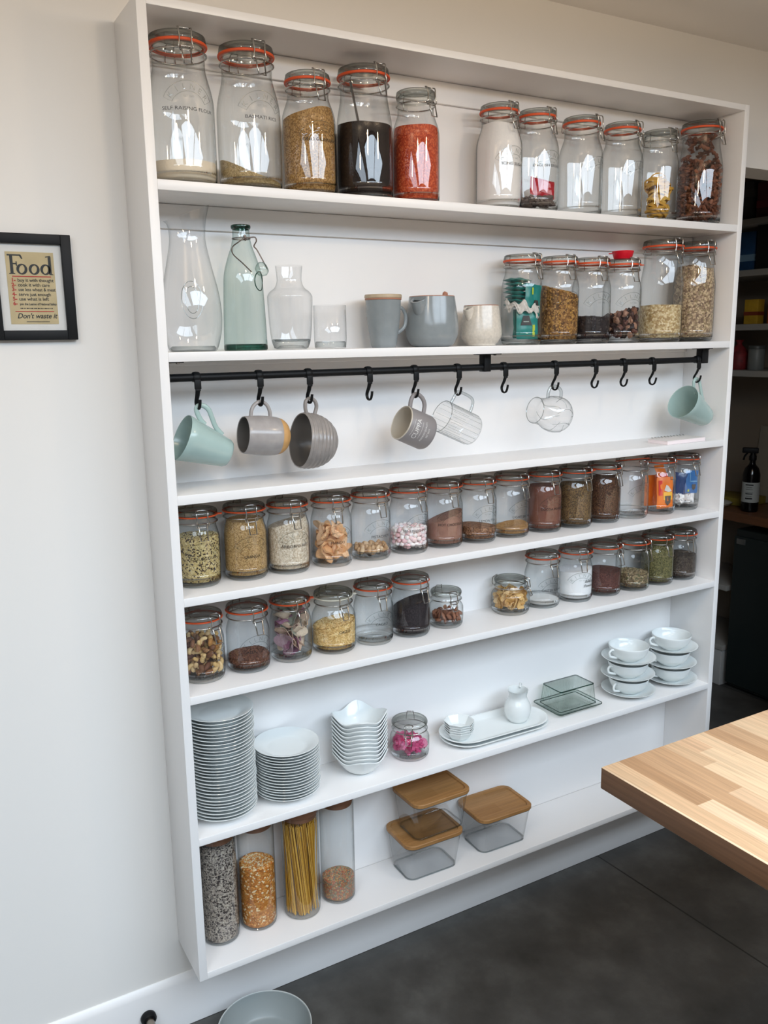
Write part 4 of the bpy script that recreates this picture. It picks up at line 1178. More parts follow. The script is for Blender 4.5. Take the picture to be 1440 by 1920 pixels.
w.tube(smooth_path([loc_(.2110, 1.8335, .066), loc_(.2200, 1.8336, .066), loc_(.2315, 1.8345, .064), loc_(.2335, 1.827, .062), loc_(.2270, 1.8165, .060), loc_(.2315, 1.809, .056), loc_(.241, 1.788, .050), loc_(.2480, 1.7715, .046)], 5), .0013, 6)
w.tube([loc_(.2095, 1.838, .068), loc_(.2125, 1.832, .066), loc_(.2105, 1.828, .068)], .0028, 8)
w.tube([(.0185 * math.sin(2 * PI * k / 28), -.0185 * math.cos(2 * PI * k / 28), .2262) for k in range(28)], .0011, 6, True)
w.build('wire_bail', M['darkwire'], t)
MB().lathe([(0, -.010), (.008, -.010), (.013, -.004), (.015, .004), (.012, .010), (0, .012)], 28).xf(Matrix.Translation(loc_(.2335, 1.769, .042)) @ Matrix.Rotation(1.1, 4, 'Y')).build('stopper', M['greenglass'], t, 80)
R_ = .0405
MB().tube([((R_) * math.sin(.62 + .0145 * math.cos(a) / R_), -(R_) * math.cos(.62 + .0145 * math.cos(a) / R_), .140 + .0190 * math.sin(a)) for a in [2 * PI * i / 32 for i in range(32)]], .0011, 6, True).build('embossed_ring', M['thickbase'], t)
# small carafe and tumbler
t = thing('small_carafe', 'small clear carafe with a straight neck beside the green bottle', 'carafe', (.316, .090, Z2))
MB().lathe([(0, .010), (.026, .008), (.033, .001)] + curve_prof([(.037, .004), (.0425, .020), (.0465, .060), (.0485, .105), (.0475, .114), (.042, .122), (.032, .130), (.0270, .142), (.0268, .155), (.0290, .1755)], 5), 56).build('carafe_body', M['clear'], t, 80)
MB().lathe([(0, .016), (.034, .017), (.040, .022), (.0425, .020), (.037, .003), (0, .002)], 48).build('thick_base', M['thickclear'], t)
t = thing('glass_tumbler', 'plain clear glass tumbler beside the small carafe', 'glass', (.411, .090, Z2))
MB().lathe([(0, .001), (.033, .001), (.0350, .003), (.0362, .02), (.0364, .0935), (.0345, .0940)], 48).build('tumbler_body', M['clear'], t, 80)
MB().lathe([(0, .016), (.032, .016), (.0345, .013), (.034, .003), (0, .002)], 48).build('thick_base', M['thickclear'], t)
# lidded mug
t = thing('lidded_mug', 'tall blue-grey stoneware mug with a pale wooden lid', 'mug', (.548, .090, Z2))
MB().lathe([(0, .002), (.027, 0), (.0290, .003)] + curve_prof([(.0300, .008), (.0355, .045), (.0395, .080), (.0405, .107)], 5) + [(.0375, .107), (.036, .08), (0, .02)], 56).build('mug_body', M['greyglaze'], t, 60)
MB().lathe([(0, .1065), (.0415, .1065), (.0422, .1085), (.0415, .1100), (0, .1100)], 48).build('lid_ring', M['clayrim'], t)
MB().lathe([(0, .1100), (.0415, .1100), (.0428, .1115), (.0428, .1165), (.0415, .1185), (0, .1188)], 48).build('lid', M['woodlid'], t)
MB().tube(smooth_path([(.036, .000, .090), (.050, -.001, .088), (.0585, -.002, .070), (.054, -.002, .046), (.032, .000, .030)], 6), .0045, 10, False, .7).build('handle', M['greyglaze'], t)
# teapot and cream jug with pinched spouts
def spouted(name, label, cat, x, y, prof, inner, glaze, sp_a, sp_z, sp_r, sp_w, rim_r, rim_z):
    t = thing(name, label, cat, (x, y, Z2))
    MB().lathe(prof + inner, 64).build('body', M[glaze], t, 60)
    ca, sa = math.sin(sp_a), -math.cos(sp_a)
    path = smooth_path([(ca * (sp_r - .010), sa * (sp_r - .010), sp_z - .040), (ca * (sp_r - .001), sa * (sp_r - .001), sp_z - .020), (ca * (sp_r + .003), sa * (sp_r + .003), sp_z - .004), (ca * (sp_r + .006), sa * (sp_r + .006), sp_z + .003)], 4)
    n = len(path)
    mb = MB().tube(path, [sp_w * (.55 + .45 * min(1, k / (n * .55))) for k in range(n)], 18, False, 1.0, False)
    mb.build('spout', M[glaze], t, 60)
    e = path[-1]; dr = (path[-1] - path[-2]).normalized()
    q = Vector((0, 0, 1)).rotation_difference(dr).to_matrix().to_4x4()
    MB().lathe([(sp_w, 0), (sp_w * .98, .0012), (sp_w * .74, .0010), (sp_w * .72, -.004)], 18).xf(Matrix.Translation(e) @ q).build('spout_rim', M[glaze], t)
    MB().lathe([(0, -.0025), (sp_w * .74, -.0020), (sp_w * .74, .0002)], 18).xf(Matrix.Translation(e) @ q).build('spout_dark_disc', M['black'], t)  # black disc stands in for the shade inside the spout
    MB().lathe([(rim_r - .0022, rim_z - .0010), (rim_r, rim_z + .0008), (rim_r - .0008, rim_z + .0022), (rim_r - .0035, rim_z + .0010)], 56).build('bare_rim', M['clayrim'], t)
    return t
t = spouted('teapot', 'round blue-grey stoneware teapot between the lidded mug and the cream jug', 'teapot', .6775, .085,
        [(0, .002), (.040, 0), (.048, .002)] + curve_prof([(.052, .006), (.0605, .022), (.0630, .042), (.0600, .072), (.0540, .1145)], 6), [(.0510, .1145), (.050, .10), (0, .09)], 'greyglaze', -1.15, .104, .0515, .0190, .0540, .1140)
MB().lathe([(0, .116), (.046, .114), (.0500, .1125), (.0490, .110), (0, .108)], 48).build('lid', M['clayrim'], t)
MB().lathe([(0, -.002), (.005, -.002), (.0055, .004), (.0068, .008), (.005, .012), (0, .013)], 20).xf(Matrix.Translation((.030, -.006, .1145)) @ Matrix.Rotation(.5, 4, 'Y')).build('lid_knob', M['clayrim'], t)
t = spouted('milk_jug', 'speckled cream stoneware jug beside the jar of teal sachets', 'jug', .8175, .080,
        [(0, .002), (.031, 0), (.036, .0005), (.0365, .004)] + curve_prof([(.0400, .007), (.0490, .020), (.0505, .032), (.0475, .060), (.0425, .0945)], 6), [(.0400, .0945), (.0390, .08), (0, .012)], 'creamglaze', -1.35, .0855, .0412, .0125, .0425, .0940)

# ------------------------------------------------------------------ rail, hooks and hanging mugs
RY, RZ, RR = .050, 1.5560, .0080
t = thing('hanging_rail', 'long black metal rail with hooks under the second shelf', 'rail', (T + .002, RY, RZ))
RL = 1.592 - T - .002
MB().tube([(0, 0, 0), (RL, 0, 0)], RR, 20).build('rail_bar', M['black'], t)
uz = ZS[1] - TH[1] - RZ
def bracket(x0, x1, foot0, foot1):
    mb = MB().box(x0, x1, -.0115, .0115, -.0105, uz - .0028, .0015)
    mb.box(foot0, foot1, -.0105, .0105, uz - .0030, uz - .0002, .0008)
    return mb.build('bracket', M['black'], t, smooth=30)
bracket(.000, .0095, .000, .040)
bracket(.778, .7975, .760, .830)
bracket(1.546, 1.5715, 1.525, 1.590)
for x in (.030, .817, 1.583):
    MB().lathe([(0, 0), (.0040, 0), (.0034, -.0018), (0, -.0024)], 14).xf(Matrix.Translation((x, 0, uz - .0030))).build('screw_head', M['wire'] if x < .1 else M['black'], t)
HX = [.0862, .2208, .3345, .4827, .6050, .7254, .8644, 1.0270, 1.1627, 1.2680, 1.3771, 1.5563]
HL = ['first black hook from the left end of the rail, with a teal mug', 'black hook holding the grey mug with a bare clay base', 'black hook holding the ribbed grey mug',
      'empty black hook between the ribbed mug and the CUPPA mug', 'black hook holding the grey CUPPA mug', 'black hook holding the ribbed clear glass mug',
      'empty black hook between the two clear glass mugs', 'black hook holding the round clear glass mug', 'first empty black hook right of the round glass mug',
      'second empty black hook right of the round glass mug', 'third empty black hook right of the round glass mug', 'black hook at the right end of the rail, with a teal mug']
hk = MB()
# clip round the rail, shoulders, tapering shank and a J-shaped end
clip = [(0, -(RR + .0018) * math.cos(a), (RR + .0018) * math.sin(a)) for a in [math.radians(d) for d in range(-60, 245, 12)]]
hk.tube(clip, .0017, 8, False, 4.2)
hk2 = MB()
hk2.box(-.0068, .0068, -.0118, -.0070, -.0235, -.0040, .0012)
hk2.box(-.0054, .0054, -.0112, -.0072, -.0275, -.0225, .0010)
sh = smooth_path([(0, -.0085, -.024), (0, -.0030, -.036), (0, .0040, -.046), (0, .0062, -.053), (0, .0030, -.0605), (0, -.0045, -.0633), (0, -.0120, -.0600), (0, -.0162, -.0520), (0, -.0180, -.0440)], 6)
nn = len(sh)
hk3 = MB().tube(sh, [.0021] * nn, 8, False, 1.0)
for i, p in enumerate(hk3.v):
    k = min(1, (i // 8) / (nn * .6))
    hk3.v[i] = (p[0] * (2.5 - .9 * k), p[1], p[2])
h0 = thing('mug_hook', HL[0], 'hook', (HX[0], RY, RZ), (0, 0, 0), 'hooks on the black rail')
link('clip', hk.mesh('clip', M['black'], 40), h0)
link('shoulder', hk2.mesh('shoulder', M['black'], 30), h0)
link('curved_hook', hk3.mesh('curved_hook', M['black'], 60), h0)
for x, l in zip(HX[1:], HL[1:]): dup(h0, (x, RY, RZ), None, l)

def mug(name, label, mx, mz, tilt, prof, inner, mat_out, handle, hrad, flat=.75, mat_in=None, y=.0455, mat_h=None, rim=None):
    """prof: (distance along the axis from the mouth, radius); the axis points from the mouth to the foot"""
    t = thing(name, label, 'mug', (mx, y, mz), (0, math.radians(tilt), 0))
    RX = Matrix(((0, 0, 1, 0), (0, 1, 0, 0), (1, 0, 0, 0), (0, 0, 0, 1)))
    MB().lathe([(r, s) for s, r in prof], 56).xf(RX).build('mug_body', mat_out, t, 60)
    if inner:
        MB().lathe([(r, s) for s, r in inner], 56).xf(RX).build('inside', mat_in or mat_out, t, 60)
    P = smooth_path([(s, 0, w) for s, w in handle], 7)
    MB().tube(P, hrad, 12, False, flat).build('handle', mat_h or mat_out, t, 60)
    if rim: MB().lathe([(r, s) for s, r in rim[0]], 56).xf(RX).build('rim', rim[1], t, 60)
    return t, RX
def conical(L, r0, r1):
    out = [(0, r0 - .0015), (-.0008, r0 - .0003), (.0004, r0 + .0002)] + [(L * k / 6, r0 + (r1 - r0) * k / 6) for k in range(1, 6)] + [(L - .006, r1 + .001), (L - .001, r1 - .002), (L, r1 - .005), (L - .001, 0)]
    inn = [(0, r0 - .0015), (L * .5, (r0 + r1) / 2 - .003), (L - .012, r1 - .0035), (L - .007, r1 - .008), (L - .007, 0)]
    return out, inn
o_, i_ = conical(.104, .0480, .0285)
mug('hanging_mug', 'tapered pale teal mug on the first hook, against the left side panel', .0488, 1.4374, 23, o_, i_, M['teal'],
    [(.036, .0405), (.024, .047), (.011, .060), (.0095, .0700), (.020, .0755), (.034, .071), (.046, .058), (.060, .043), (.078, .0330)], .0052, .7)
o_, i_ = conical(.113, .0500, .0270)
mug('hanging_mug', 'tapered pale teal mug on the last hook at the right end of the rail', 1.5035, 1.4396, 27, o_, i_, M['teal'],
    [(.036, .0415), (.022, .052), (.0120, .066), (.0135, .0765), (.022, .0800), (.034, .076), (.050, .060), (.066, .045), (.084, .0325)], .0052, .7)
t, RX = mug('hanging_mug', 'grey glazed barrel mug with a bare clay base on the second hook', .1798, 1.4340, 6,
    [(0, .0370), (-.0010, .0382), (.001, .0392)] + [(s, r) for r, s in curve_prof([(.0400, .006), (.0418, .030), (.0422, .052), (.0408, .070), (.0395, .0755)], 4)],
    [(0, .0370), (.01, .0378), (.05, .0395), (.085, .034), (.092, .02), (.092, 0)], M['mugGrey'],
    [(.014, .0385), (.0150, .052), (.021, .064), (.0335, .0715), (.047, .066), (.055, .054), (.0580, .0395)], .0048, .8, M['mugInDark'])
MB().lathe([(r, s) for r, s in curve_prof([(.0395, .0755), (.0365, .085), (.0290, .094), (.0200, .0985), (.019, .0995)], 4)] + [(0, .0992)], 48).xf(RX).build('clay_base', M['tan'], t, 60)
rib = []
for k in range(60):
    s = .004 + .076 * k / 59
    base = .0605 * math.sqrt(max(0, 1 - (max(0, s - .012) / .0735) ** 2.2)) if s < .08 else 0
    base = max(base, .020)
    rib.append((s, base + .0011 * math.sin(2 * PI * s / .0098)))
mug('hanging_mug', 'wide ribbed dark grey mug on the third hook', .3101, 1.4136, 8,
    [(0, .0575), (-.0012, .0588), (.001, .0602), (.003, .0606)] + rib + [(.0815, .019), (.081, 0)],
    [(0, .0575), (.02, .0570), (.045, .047), (.066, .028), (.072, .015), (.072, 0)], M['ribGrey'],
    [(.008, .0585), (.0035, .072), (.0040, .0850), (.0125, .0918), (.024, .088), (.030, .076), (.0275, .0590)], .0050, .8, M['mugInDark'])
o_ = [(0, .0385), (-.0008, .0400), (.001, .0410), (.035, .0415), (.068, .0418), (.0735, .0395), (.0760, .034), (.0750, 0)]
t, RX = mug('hanging_mug', 'matt grey mug lettered CUPPA hanging on the rail', .5668, 1.4365, 23.5, o_, [(0, .0385), (.03, .0390), (.064, .0385), (.069, .030), (.069, 0)], M['cuppaGrey'],
    [(.008, .0405), (.0045, .055), (.0060, .0690), (.0150, .0755), (.031, .072), (.043, .060), (.0480, .0405)], .0046, 1.1, M['cream'], rim=([(.0003, .0384), (-.0012, .0392), (-.0006, .0408), (.0012, .0411)], M['cream']))
mb = MB()
def on_mug(v, f, s0, a0, R=.0420):
    # lettering runs round the mug, its top towards the mouth
    mb.add([(s0 - p[1], -R * math.cos(a0 + p[0] / R), R * math.sin(a0 + p[0] / R)) for p in v], f)
A0 = -.12
on_mug(*TEXT['CUPPA'], .0270, A0)
on_mug(*TEXT['PREMIUM QUALITY'], .0445, A0)
on_mug(*TEXT['EST 2012'], .0540, A0)
for s in (.0105, .0330):
    on_mug([(-.021 + .042 * k / 16, q) for k in range(17) for q in (-.0003, .0003)], [(2 * k, 2 * k + 2, 2 * k + 3, 2 * k + 1) for k in range(16)], s, A0)
mb.build('white_lettering', M['white_ink'], t, smooth=0)
# clear glass mugs
fl = MB()
t = thing('hanging_mug', 'clear straight glass mug with fine vertical ribs next to the CUPPA mug', 'mug', (.6782, .0455, 1.4450), (0, math.radians(24), 0))
RX = Matrix(((0, 0, 1, 0), (0, 1, 0, 0), (1, 0, 0, 0), (0, 0, 0, 1)))
MB().lathe([(.0383, 0), (.0385, .02), (.0385, .090), (.0370, .0965), (.033, .0985), (0, .0975)], 56).xf(RX).build('mug_body', M['clear'], t, 80)
for k in range(18):
    a = 2 * PI * k / 18 + .1
    fl.tube([(s, -.0386 * math.cos(a), .0386 * math.sin(a)) for s in (.006, .05, .092)], .0005, 5)
fl.build('ribs', M['fine'], t)
MB().tube([(0, -.0384 * math.cos(2 * PI * k / 56), .0384 * math.sin(2 * PI * k / 56)) for k in range(56)], .0008, 6, True).build('rim', M['emboss'], t)
MB().tube(smooth_path([(.012, 0, .0385), (.0150, 0, .052), (.0175, 0, .0660), (.026, 0, .0712), (.052, 0, .0722), (.068, 0, .068), (.0735, 0, .056), (.0740, 0, .0385)], 6), .0036, 10).build('handle', M['fine'], t)
t = thing('hanging_mug', 'round clear glass mug with swirled petals hanging past the middle of the rail', 'mug', (.9631, .0455, 1.4440), (0, math.radians(12), 0))
gp = curve_prof([(.0330, 0), (.0335, .012), (.0365, .030), (.0440, .048), (.0470, .066), (.0440, .084), (.0350, .098), (.020, .105)], 5)
MB().lathe(gp + [(0, .105)], 56).xf(RX).build('mug_body', M['clear'], t, 80)
fl = MB()
for k in range(8):
    pts = []
    for j in range(14):
        s = .040 + .064 * j / 13
        a = 2 * PI * k / 8 + .35 * math.sin(j / 13 * PI)
        R = np.interp(s, [q[1] for q in gp], [q[0] for q in gp])
        pts.append((s, -R * math.cos(a), R * math.sin(a)))
    fl.tube(pts, .0008, 5)
fl.build('swirl_petals', M['fine'], t)
MB().tube([(0, -.0330 * math.cos(2 * PI * k / 56), .0330 * math.sin(2 * PI * k / 56)) for k in range(56)], .0009, 6, True).build('rim', M['emboss'], t)
MB().tube(smooth_path([(.034, 0, .0375), (.0330, 0, .052), (.0375, 0, .065), (.0500, 0, .0700), (.064, 0, .068), (.074, 0, .060), (.0770, 0, .0440)], 6), .0042, 10).build('handle', M['fine'], t)
# notebook
t = thing('notepad', 'flat white notepad lying at the right end of the third shelf', 'notepad', (1.484, .043, ZS[2] + .0002), (0, 0, math.radians(2)))
MB().box(-.0800, .0800, -.0345, .0345, 0, .0100, .0006).build('pages', plain('pale_pages', '#efe3e4', .7), t, smooth=30)
MB().box(-.0815, .0810, -.0350, .0350, .0100, .0112, .0004).build('cover', plain('grey_white_cover', '#ded9d6', .5), t, smooth=30)
mb = MB()
for k in range(11): mb.tube([(-.066 + .0132 * k, .028, .0112), (-.066 + .0132 * k, .0335, .0140), (-.066 + .0132 * k, .0375, .0085)], .0008, 5)
mb.build('wire_binding', M['wire'], t)

# ------------------------------------------------------------------ crockery shelf
Z6 = ZS[5] + .0002
ORD = ['top', 'second', 'third', 'fourth', 'fifth', 'sixth', 'seventh', 'eighth', 'ninth', 'tenth', 'eleventh', 'twelfth', 'thirteenth', 'fourteenth', 'fifteenth', 'sixteenth', 'seventeenth',
       'eighteenth', 'nineteenth', 'twentieth', 'twenty-first', 'twenty-second', 'twenty-third', 'twenty-fourth', 'twenty-fifth', 'twenty-sixth', 'twenty-seventh', 'twenty-eighth', 'twenty-ninth', 'thirtieth', 'bottom']
def ordinal(i, n): return 'bottom' if i == n - 1 else ORD[i]
def plate_mesh(R, w):
    """w: height of the well above the foot, so that stacked plates rest foot on well"""
    return MB().lathe([(0, w - .0022), (R * .49, w - .0022), (R * .515, 0), (R * .55, 0), (R * .59, w - .0024), (R * .66, w + .0006), (R * .80, w + .0062), (R * .97, w + .0124), (R * .995, w + .0132), (R, w + .0140), (R * .992, w + .0147), (R * .96, w + .0140),
                       (R * .80, w + .0082), (R * .67, w + .0027), (R * .60, w + .0006), (R * .54, w), (0, w)], 72).mesh('plate', M['porcelain'], 50)
def stack(name, cat, mesh, x, y, z, n, step, text, group, jit, seed):
    rg = random.Random(seed)
    zz = z
    for i in range(n - 1, -1, -1):
        o = link(name, mesh, None, (x + rg.uniform(-jit, jit), y + rg.uniform(-jit, jit), zz))
        o.rotation_euler = (0, 0, rg.uniform(0, .2))
        tag(o, text % ordinal(i, n), cat, group)
        zz += step * rg.uniform(.985, 1.10)
stack('side_plate', 'plate', plate_mesh(.0770, .0068), .1035, .0815, Z6, 31, .00745, 'white side plate, %s of the tall stack at the left end', 'tall stack of white plates', .0013, 3)
stack('side_plate', 'plate', plate_mesh(.0770, .0060), .2640, .0815, Z6, 17, .00658, 'white side plate, %s of the shorter plate stack', 'shorter stack of white plates', .0013, 8)
# square wavy bowls
def wavy_bowl():
    mb = MB()
    n, m = 64, 14
    def rad(a): # rounded square, corners at multiples of 90 degrees
        c, s = abs(math.cos(a)), abs(math.sin(a))
        return .0700 * (c ** 1.4 + s ** 1.4) ** (-1 / 1.4)
    rows = []
    def ring(q, off):
        s = len(mb.v)
        for k in range(n):
            a = 2 * PI * k / n
            corner = math.cos(4 * a)
            R = .026 + (rad(a) - .026) * q
            zr = .0440 + .0065 * corner
            z = .002 + (zr - .002) * q ** 1.75
            mb.v.append(((R - off) * math.cos(a), (R - off) * math.sin(a), z + off * .9))
        rows.append(s)
    for j in range(m + 1): ring(j / m, 0)
    for j in range(m, -1, -1): ring(j / m, .0020)
    mb.v.append((0, 0, .0015)); b0 = len(mb.v) - 1
    mb.v.append((0, 0, .0048)); b1 = len(mb.v) - 1
    for A, B in zip(rows, rows[1:]):
        for k in range(n):
            k2 = (k + 1) % n
            mb.f.append((A + k, A + k2, B + k2, B + k))
    for k in range(n):
        mb.f.append((b0, rows[0] + (k + 1) % n, rows[0] + k)); mb.f.append((b1, rows[-1] + k, rows[-1] + (k + 1) % n))
    return mb.mesh('wavy_bowl', M['porcelain'], 70)
wbm = wavy_bowl()
rg = random.Random(2)
for i in range(10, -1, -1):
    o = link('wavy_bowl', wbm, None, (.4620 + rg.uniform(-.0004, .0004), .0870 + rg.uniform(-.0004, .0004), Z6 + .0104 * (10 - i)))
    o.rotation_euler = (0, 0, math.radians(-90 - 22) + rg.uniform(-.01, .01))
    tag(o, 'square wavy white bowl, %s of the stack of bowls' % ordinal(i, 11), 'bowl', 'stack of wavy square bowls')
# long platters
def stadium(hx, hy, z, n=14):
    r = hy
    return [((hx - r) + r * math.cos(a), r * math.sin(a), z) for a in [-PI / 2 + PI * k / n for k in range(n + 1)]] + [(-(hx - r) + r * math.cos(a), r * math.sin(a), z) for a in [PI / 2 + PI * k / n for k in range(n + 1)]]
pl = MB()
loft(pl, [stadium(.135, .040, .0006), stadium(.140, .045, 0), stadium(.146, .051, .002), stadium(.160, .065, .0105), stadium(.1645, .0695, .0125), stadium(.1655, .0705, .0142), stadium(.1640, .0690, .0152), stadium(.158, .063, .0135), stadium(.146, .051, .0066), stadium(.141, .046, .0055), stadium(.135, .040, .0052)])
plm = pl.mesh('long_platter', M['porcelain'], 50)
tag(link('long_platter', plm, None, (.8740, .0800, Z6), math.radians(-1)), 'lower of two long white oval platters', 'platter', 'pair of long platters')
tag(link('long_platter', plm, None, (.8725, .0810, Z6 + .0105), math.radians(-1.5)), 'upper long white oval platter carrying the creamer and the small bowls', 'platter', 'pair of long platters')
ZP = Z6 + .0105 + .0056
ob = MB().lathe([(0, .001), (.021, .001), (.0225, 0), (.0245, .001), (.0330, .010), (.0400, .0225), (.0412, .0240), (.0400, .0246), (.0380, .0235), (.0310, .0120), (.0230, .0040), (0, .0038)], 8).mesh('octagonal_bowl', M['porcelain'], 25)
for i in range(4, -1, -1):
    o = link('octagonal_bowl', ob, None, (.7530, .0760, ZP + .0062 * (4 - i)), .25 + .05 * (i % 2))
    tag(o, 'tiny octagonal white bowl, %s of five on the platter' % ordinal(i, 5), 'bowl', 'stack of octagonal bowls')
t = thing('creamer', 'small white porcelain creamer standing on the long platter', 'jug', (.9500, .0780, ZP), (0, 0, 0))
mb = MB().lathe([(0, .001), (.022, 0), (.0255, .002)] + curve_prof([(.0310, .010), (.0365, .028), (.0350, .046), (.0270, .064), (.0245, .072), (.0265, .084), (.0290, .091)], 5) + [(.0270, .0905), (.0225, .072), (.033, .045), (.028, .012), (0, .006)], 48)
def pinch(p):
    k = max(0, (p[2] - .066) / .025)
    d = -p[0] * .75 - p[1] * .66     # spout towards the front left
    s = max(0, d / .028) ** 3 * k
    return (p[0] - .75 * .012 * s, p[1] - .66 * .012 * s, p[2] + .004 * s)
mb.v = [pinch(p) for p in mb.v]
mb.build('creamer_body', M['porcelain'], t, 60)
MB().tube(smooth_path([(.018, .014, .086), (.028, .024, .0925), (.037, .032, .084), (.040, .034, .066), (.030, .024, .044)], 6), .0035, 10, False, .8).build('handle', M['porcelain'], t)
# ribbed glass butter dish
t = thing('butter_dish', 'ribbed green-tinted glass butter dish with its lid on', 'butter dish', (1.1520, .0985, Z6), (0, 0, math.radians(0)))
def rr3(hx, hy, rad, z, n=5): return [(x, y, z) for x, y in rrect(hx, hy, rad, n)]
mb = MB()
loft(mb, [rr3(.066, .044, .008, .0), rr3(.070, .048, .010, .002), rr3(.080, .056, .012, .0105), rr3(.0835, .0595, .013, .0125), rr3(.0830, .0590, .013, .0145), rr3(.0770, .0530, .012, .0125), rr3(.068, .046, .010, .006), rr3(.05, .03, .008, .0055)])
mb.build('dish', M['butterglass'], t, 40)
mb = MB()
n = 120
def ribbed(hx, hy, z, amp):
    out = []
    P = rrect(hx, hy, .006, 4)
    per = []
    for a, b in zip(P, P[1:] + P[:1]):
        d = math.hypot(b[0] - a[0], b[1] - a[1]); per.append(d)
    tot = sum(per); N = 280
    i, acc = 0, 0
    for k in range(N):
        s = tot * k / N
        while acc + per[i] < s - 1e-9: acc += per[i]; i += 1
        u = (s - acc) / per[i]
        a, b = P[i], P[(i + 1) % len(P)]
        x, y = a[0] + (b[0] - a[0]) * u, a[1] + (b[1] - a[1]) * u
        nx, ny = (b[1] - a[1]) / per[i], -(b[0] - a[0]) / per[i]
        q = amp * (1 if k % 4 in (1, 2) else 0) * (1 if per[i] > .02 else 0)
        out.append((x + nx * q, y + ny * q, z))
    return out
loft(mb, [ribbed(.0685, .0450, .0135, 0), ribbed(.0680, .0445, .022, 0), ribbed(.0672, .0436, .026, .0018), ribbed(.0648, .0400, .064, .0018), ribbed(.0640, .0393, .068, 0), ribbed(.0620, .0373, .0720, 0), ribbed(.058, .033, .0730, 0)], False, True)
mb.build('lid', M['butterlid'], t, 30)
e = MB()
e.tube(rr3(.0630, .0383, .006, .0705, 4), .0017, 6, True).tube(rr3(.0685, .0450, .006, .0142, 4), .0013, 6, True)
e.build('thick_edge', M['thickbase'], t)
e = MB().tube(rr3(.0832, .0592, .013, .0135, 5), .0012, 6, True)
e.build('dish_edge', M['thickbase'], t)
# cups and saucers
sm = MB().lathe([(0, .0020), (.030, .0020), (.0320, 0), (.0345, .0004), (.042, .0035), (.060, .0088), (.074, .0150), (.0785, .0178), (.0790, .0188), (.0778, .0192), (.070, .0152), (.055, .0092), (.038, .0052), (.0335, .0045), (0, .0045)], 72).mesh('saucer', M['porcelain'], 50)
cm = MB().lathe([(0, .0020), (.024, .0015), (.0255, 0), (.0275, .0008), (.0300, .0045)] + curve_prof([(.036, .0075), (.0500, .0195), (.0575, .0370), (.0592, .0465)], 5) + [(.0585, .0474), (.0572, .0465), (.0552, .037), (.0480, .0215), (.0340, .0100), (0, .0065)], 64).mesh('cup_body', M['porcelain'], 55)
hm = MB().tube(smooth_path([(0, -.0555, .0385), (0, -.0660, .0410), (0, -.0740, .0340), (0, -.0705, .0230), (0, -.0590, .0180), (0, -.0450, .0140)], 6), .0036, 10, False, .85).mesh('handle', M['porcelain'], 60)
def cup_stack(x, y, rots, names, where):
    for i in range(3):
        z = Z6 + .0505 * i
        j = .0025 * math.sin(i * 2.3 + x)
        tag(link('saucer', sm, None, (x + j, y - j * .4, z)), 'white saucer under the %s cup of the %s' % (names[i], where), 'saucer', 'white saucers')
        c = thing('teacup', 'shallow white teacup, %s of three in the %s' % (names[i], where), 'cup', (x + j, y - j * .4, z + .0047), (0, 0, rots[i]), 'white teacups')
        link('cup_body', cm, c); link('handle', hm, c)
cup_stack(1.3690, .0790, (-1.40, -1.66, -1.63), ('bottom', 'middle', 'top'), 'cup stack beside the butter dish')
cup_stack(1.5490, .0790, (-1.85, -1.88, -1.84), ('bottom', 'middle', 'top'), 'cup stack at the right end')

# ------------------------------------------------------------------ bottom shelf: glass cylinders and containers
Z7 = ZS[6] + .0002
CY = [(.0885, .104, .0435), (.1850, .107, .0440), (.2925, .090, .0455), (.3955, .0950, .0430)]
CLAB = ['tall glass cylinder of black and white rice at the left end of the bottom shelf', 'tall glass cylinder half full of popcorn kernels', 'tall glass cylinder of dry spaghetti', 'tall glass cylinder with a little mixed soup grain in the bottom']
CH = .290
cyl = {}
for k, ((x, y, r), lb) in enumerate(zip(CY, CLAB)):
    t = thing('glass_cylinder', lb, 'storage jar', (x, y, Z7), (0, 0, 0), 'tall glass storage cylinders')
    prof = [(r * .90, .0004), (r * .97, .003), (r, .010), (r, .10), (r, .20), (r, CH - .022)]
    MB().lathe([(0, .002), (r * .80, .0012)] + prof + [(r - .002, CH - .022)], 56).build('cylinder_body', M['glass'], t, 60)
    MB().lathe([(0, .0055), (r * .90, .0055), (r * .95, .0035), (r * .88, .0012), (0, .0020)], 48).build('thick_base', M['clear'], t)
    MB().lathe([(0, CH - .034), (r - .004, CH - .034), (r - .003, CH - .022), (r, CH - .0215), (r + .001, CH - .020), (r + .001, CH - .003), (r - .001, CH), (0, CH)], 48).build('wooden_lid', plain('dark_wood_lid', '#7a5138', .5, noise=.12, nscale=60) if k == 0 else bpy.data.materials['dark_wood_lid'], t)
    cyl[k] = (Vector((x, y, Z7)), prof)
def stuffc(k, name, cat, label, mat, h, slope=0, lump=.003, n=0, size=None, top=.3, core=True, cm=None):
    return stuff('C%d' % k, name, cat, label, mat, h, slope, lump, n, size, core, top, prof=cyl[k][1], loc=cyl[k][0], z0=.0080, cm=cm)
stuffc(0, 'mixed_rice', 'rice', 'grey black and white rice filling the cylinder at the left end', varied('wild_rice', ['#b3a798', '#a0948a', '#c0b4a6', '#4a3f3a', '#8f857b', '#352d2b', '#a99d8f', '#766a62'], 'island', .7), .243, 0, .003, 3600, (.0031, .0014, .0022), cm=granular('wild_rice_bed', ['#b3a798', '#a0948a', '#c0b4a6', '#453a36', '#8f857b', '#352d2b', '#a99d8f'], 300))
stuffc(1, 'popcorn_kernels', 'popcorn', 'orange and cream popcorn kernels in the second glass cylinder', varied('kernel', ['#d38a3a', '#c97a2c', '#dfa35a', '#ecd0a0', '#d99245', '#eccf9f', '#f0d9b2', '#c26f28'], 'island', .35), .158, 0, .004, 1900, (.0038, .0026, .0042), cm=granular('kernel_bed', ['#b9732c', '#a86524', '#c58640'], 200))
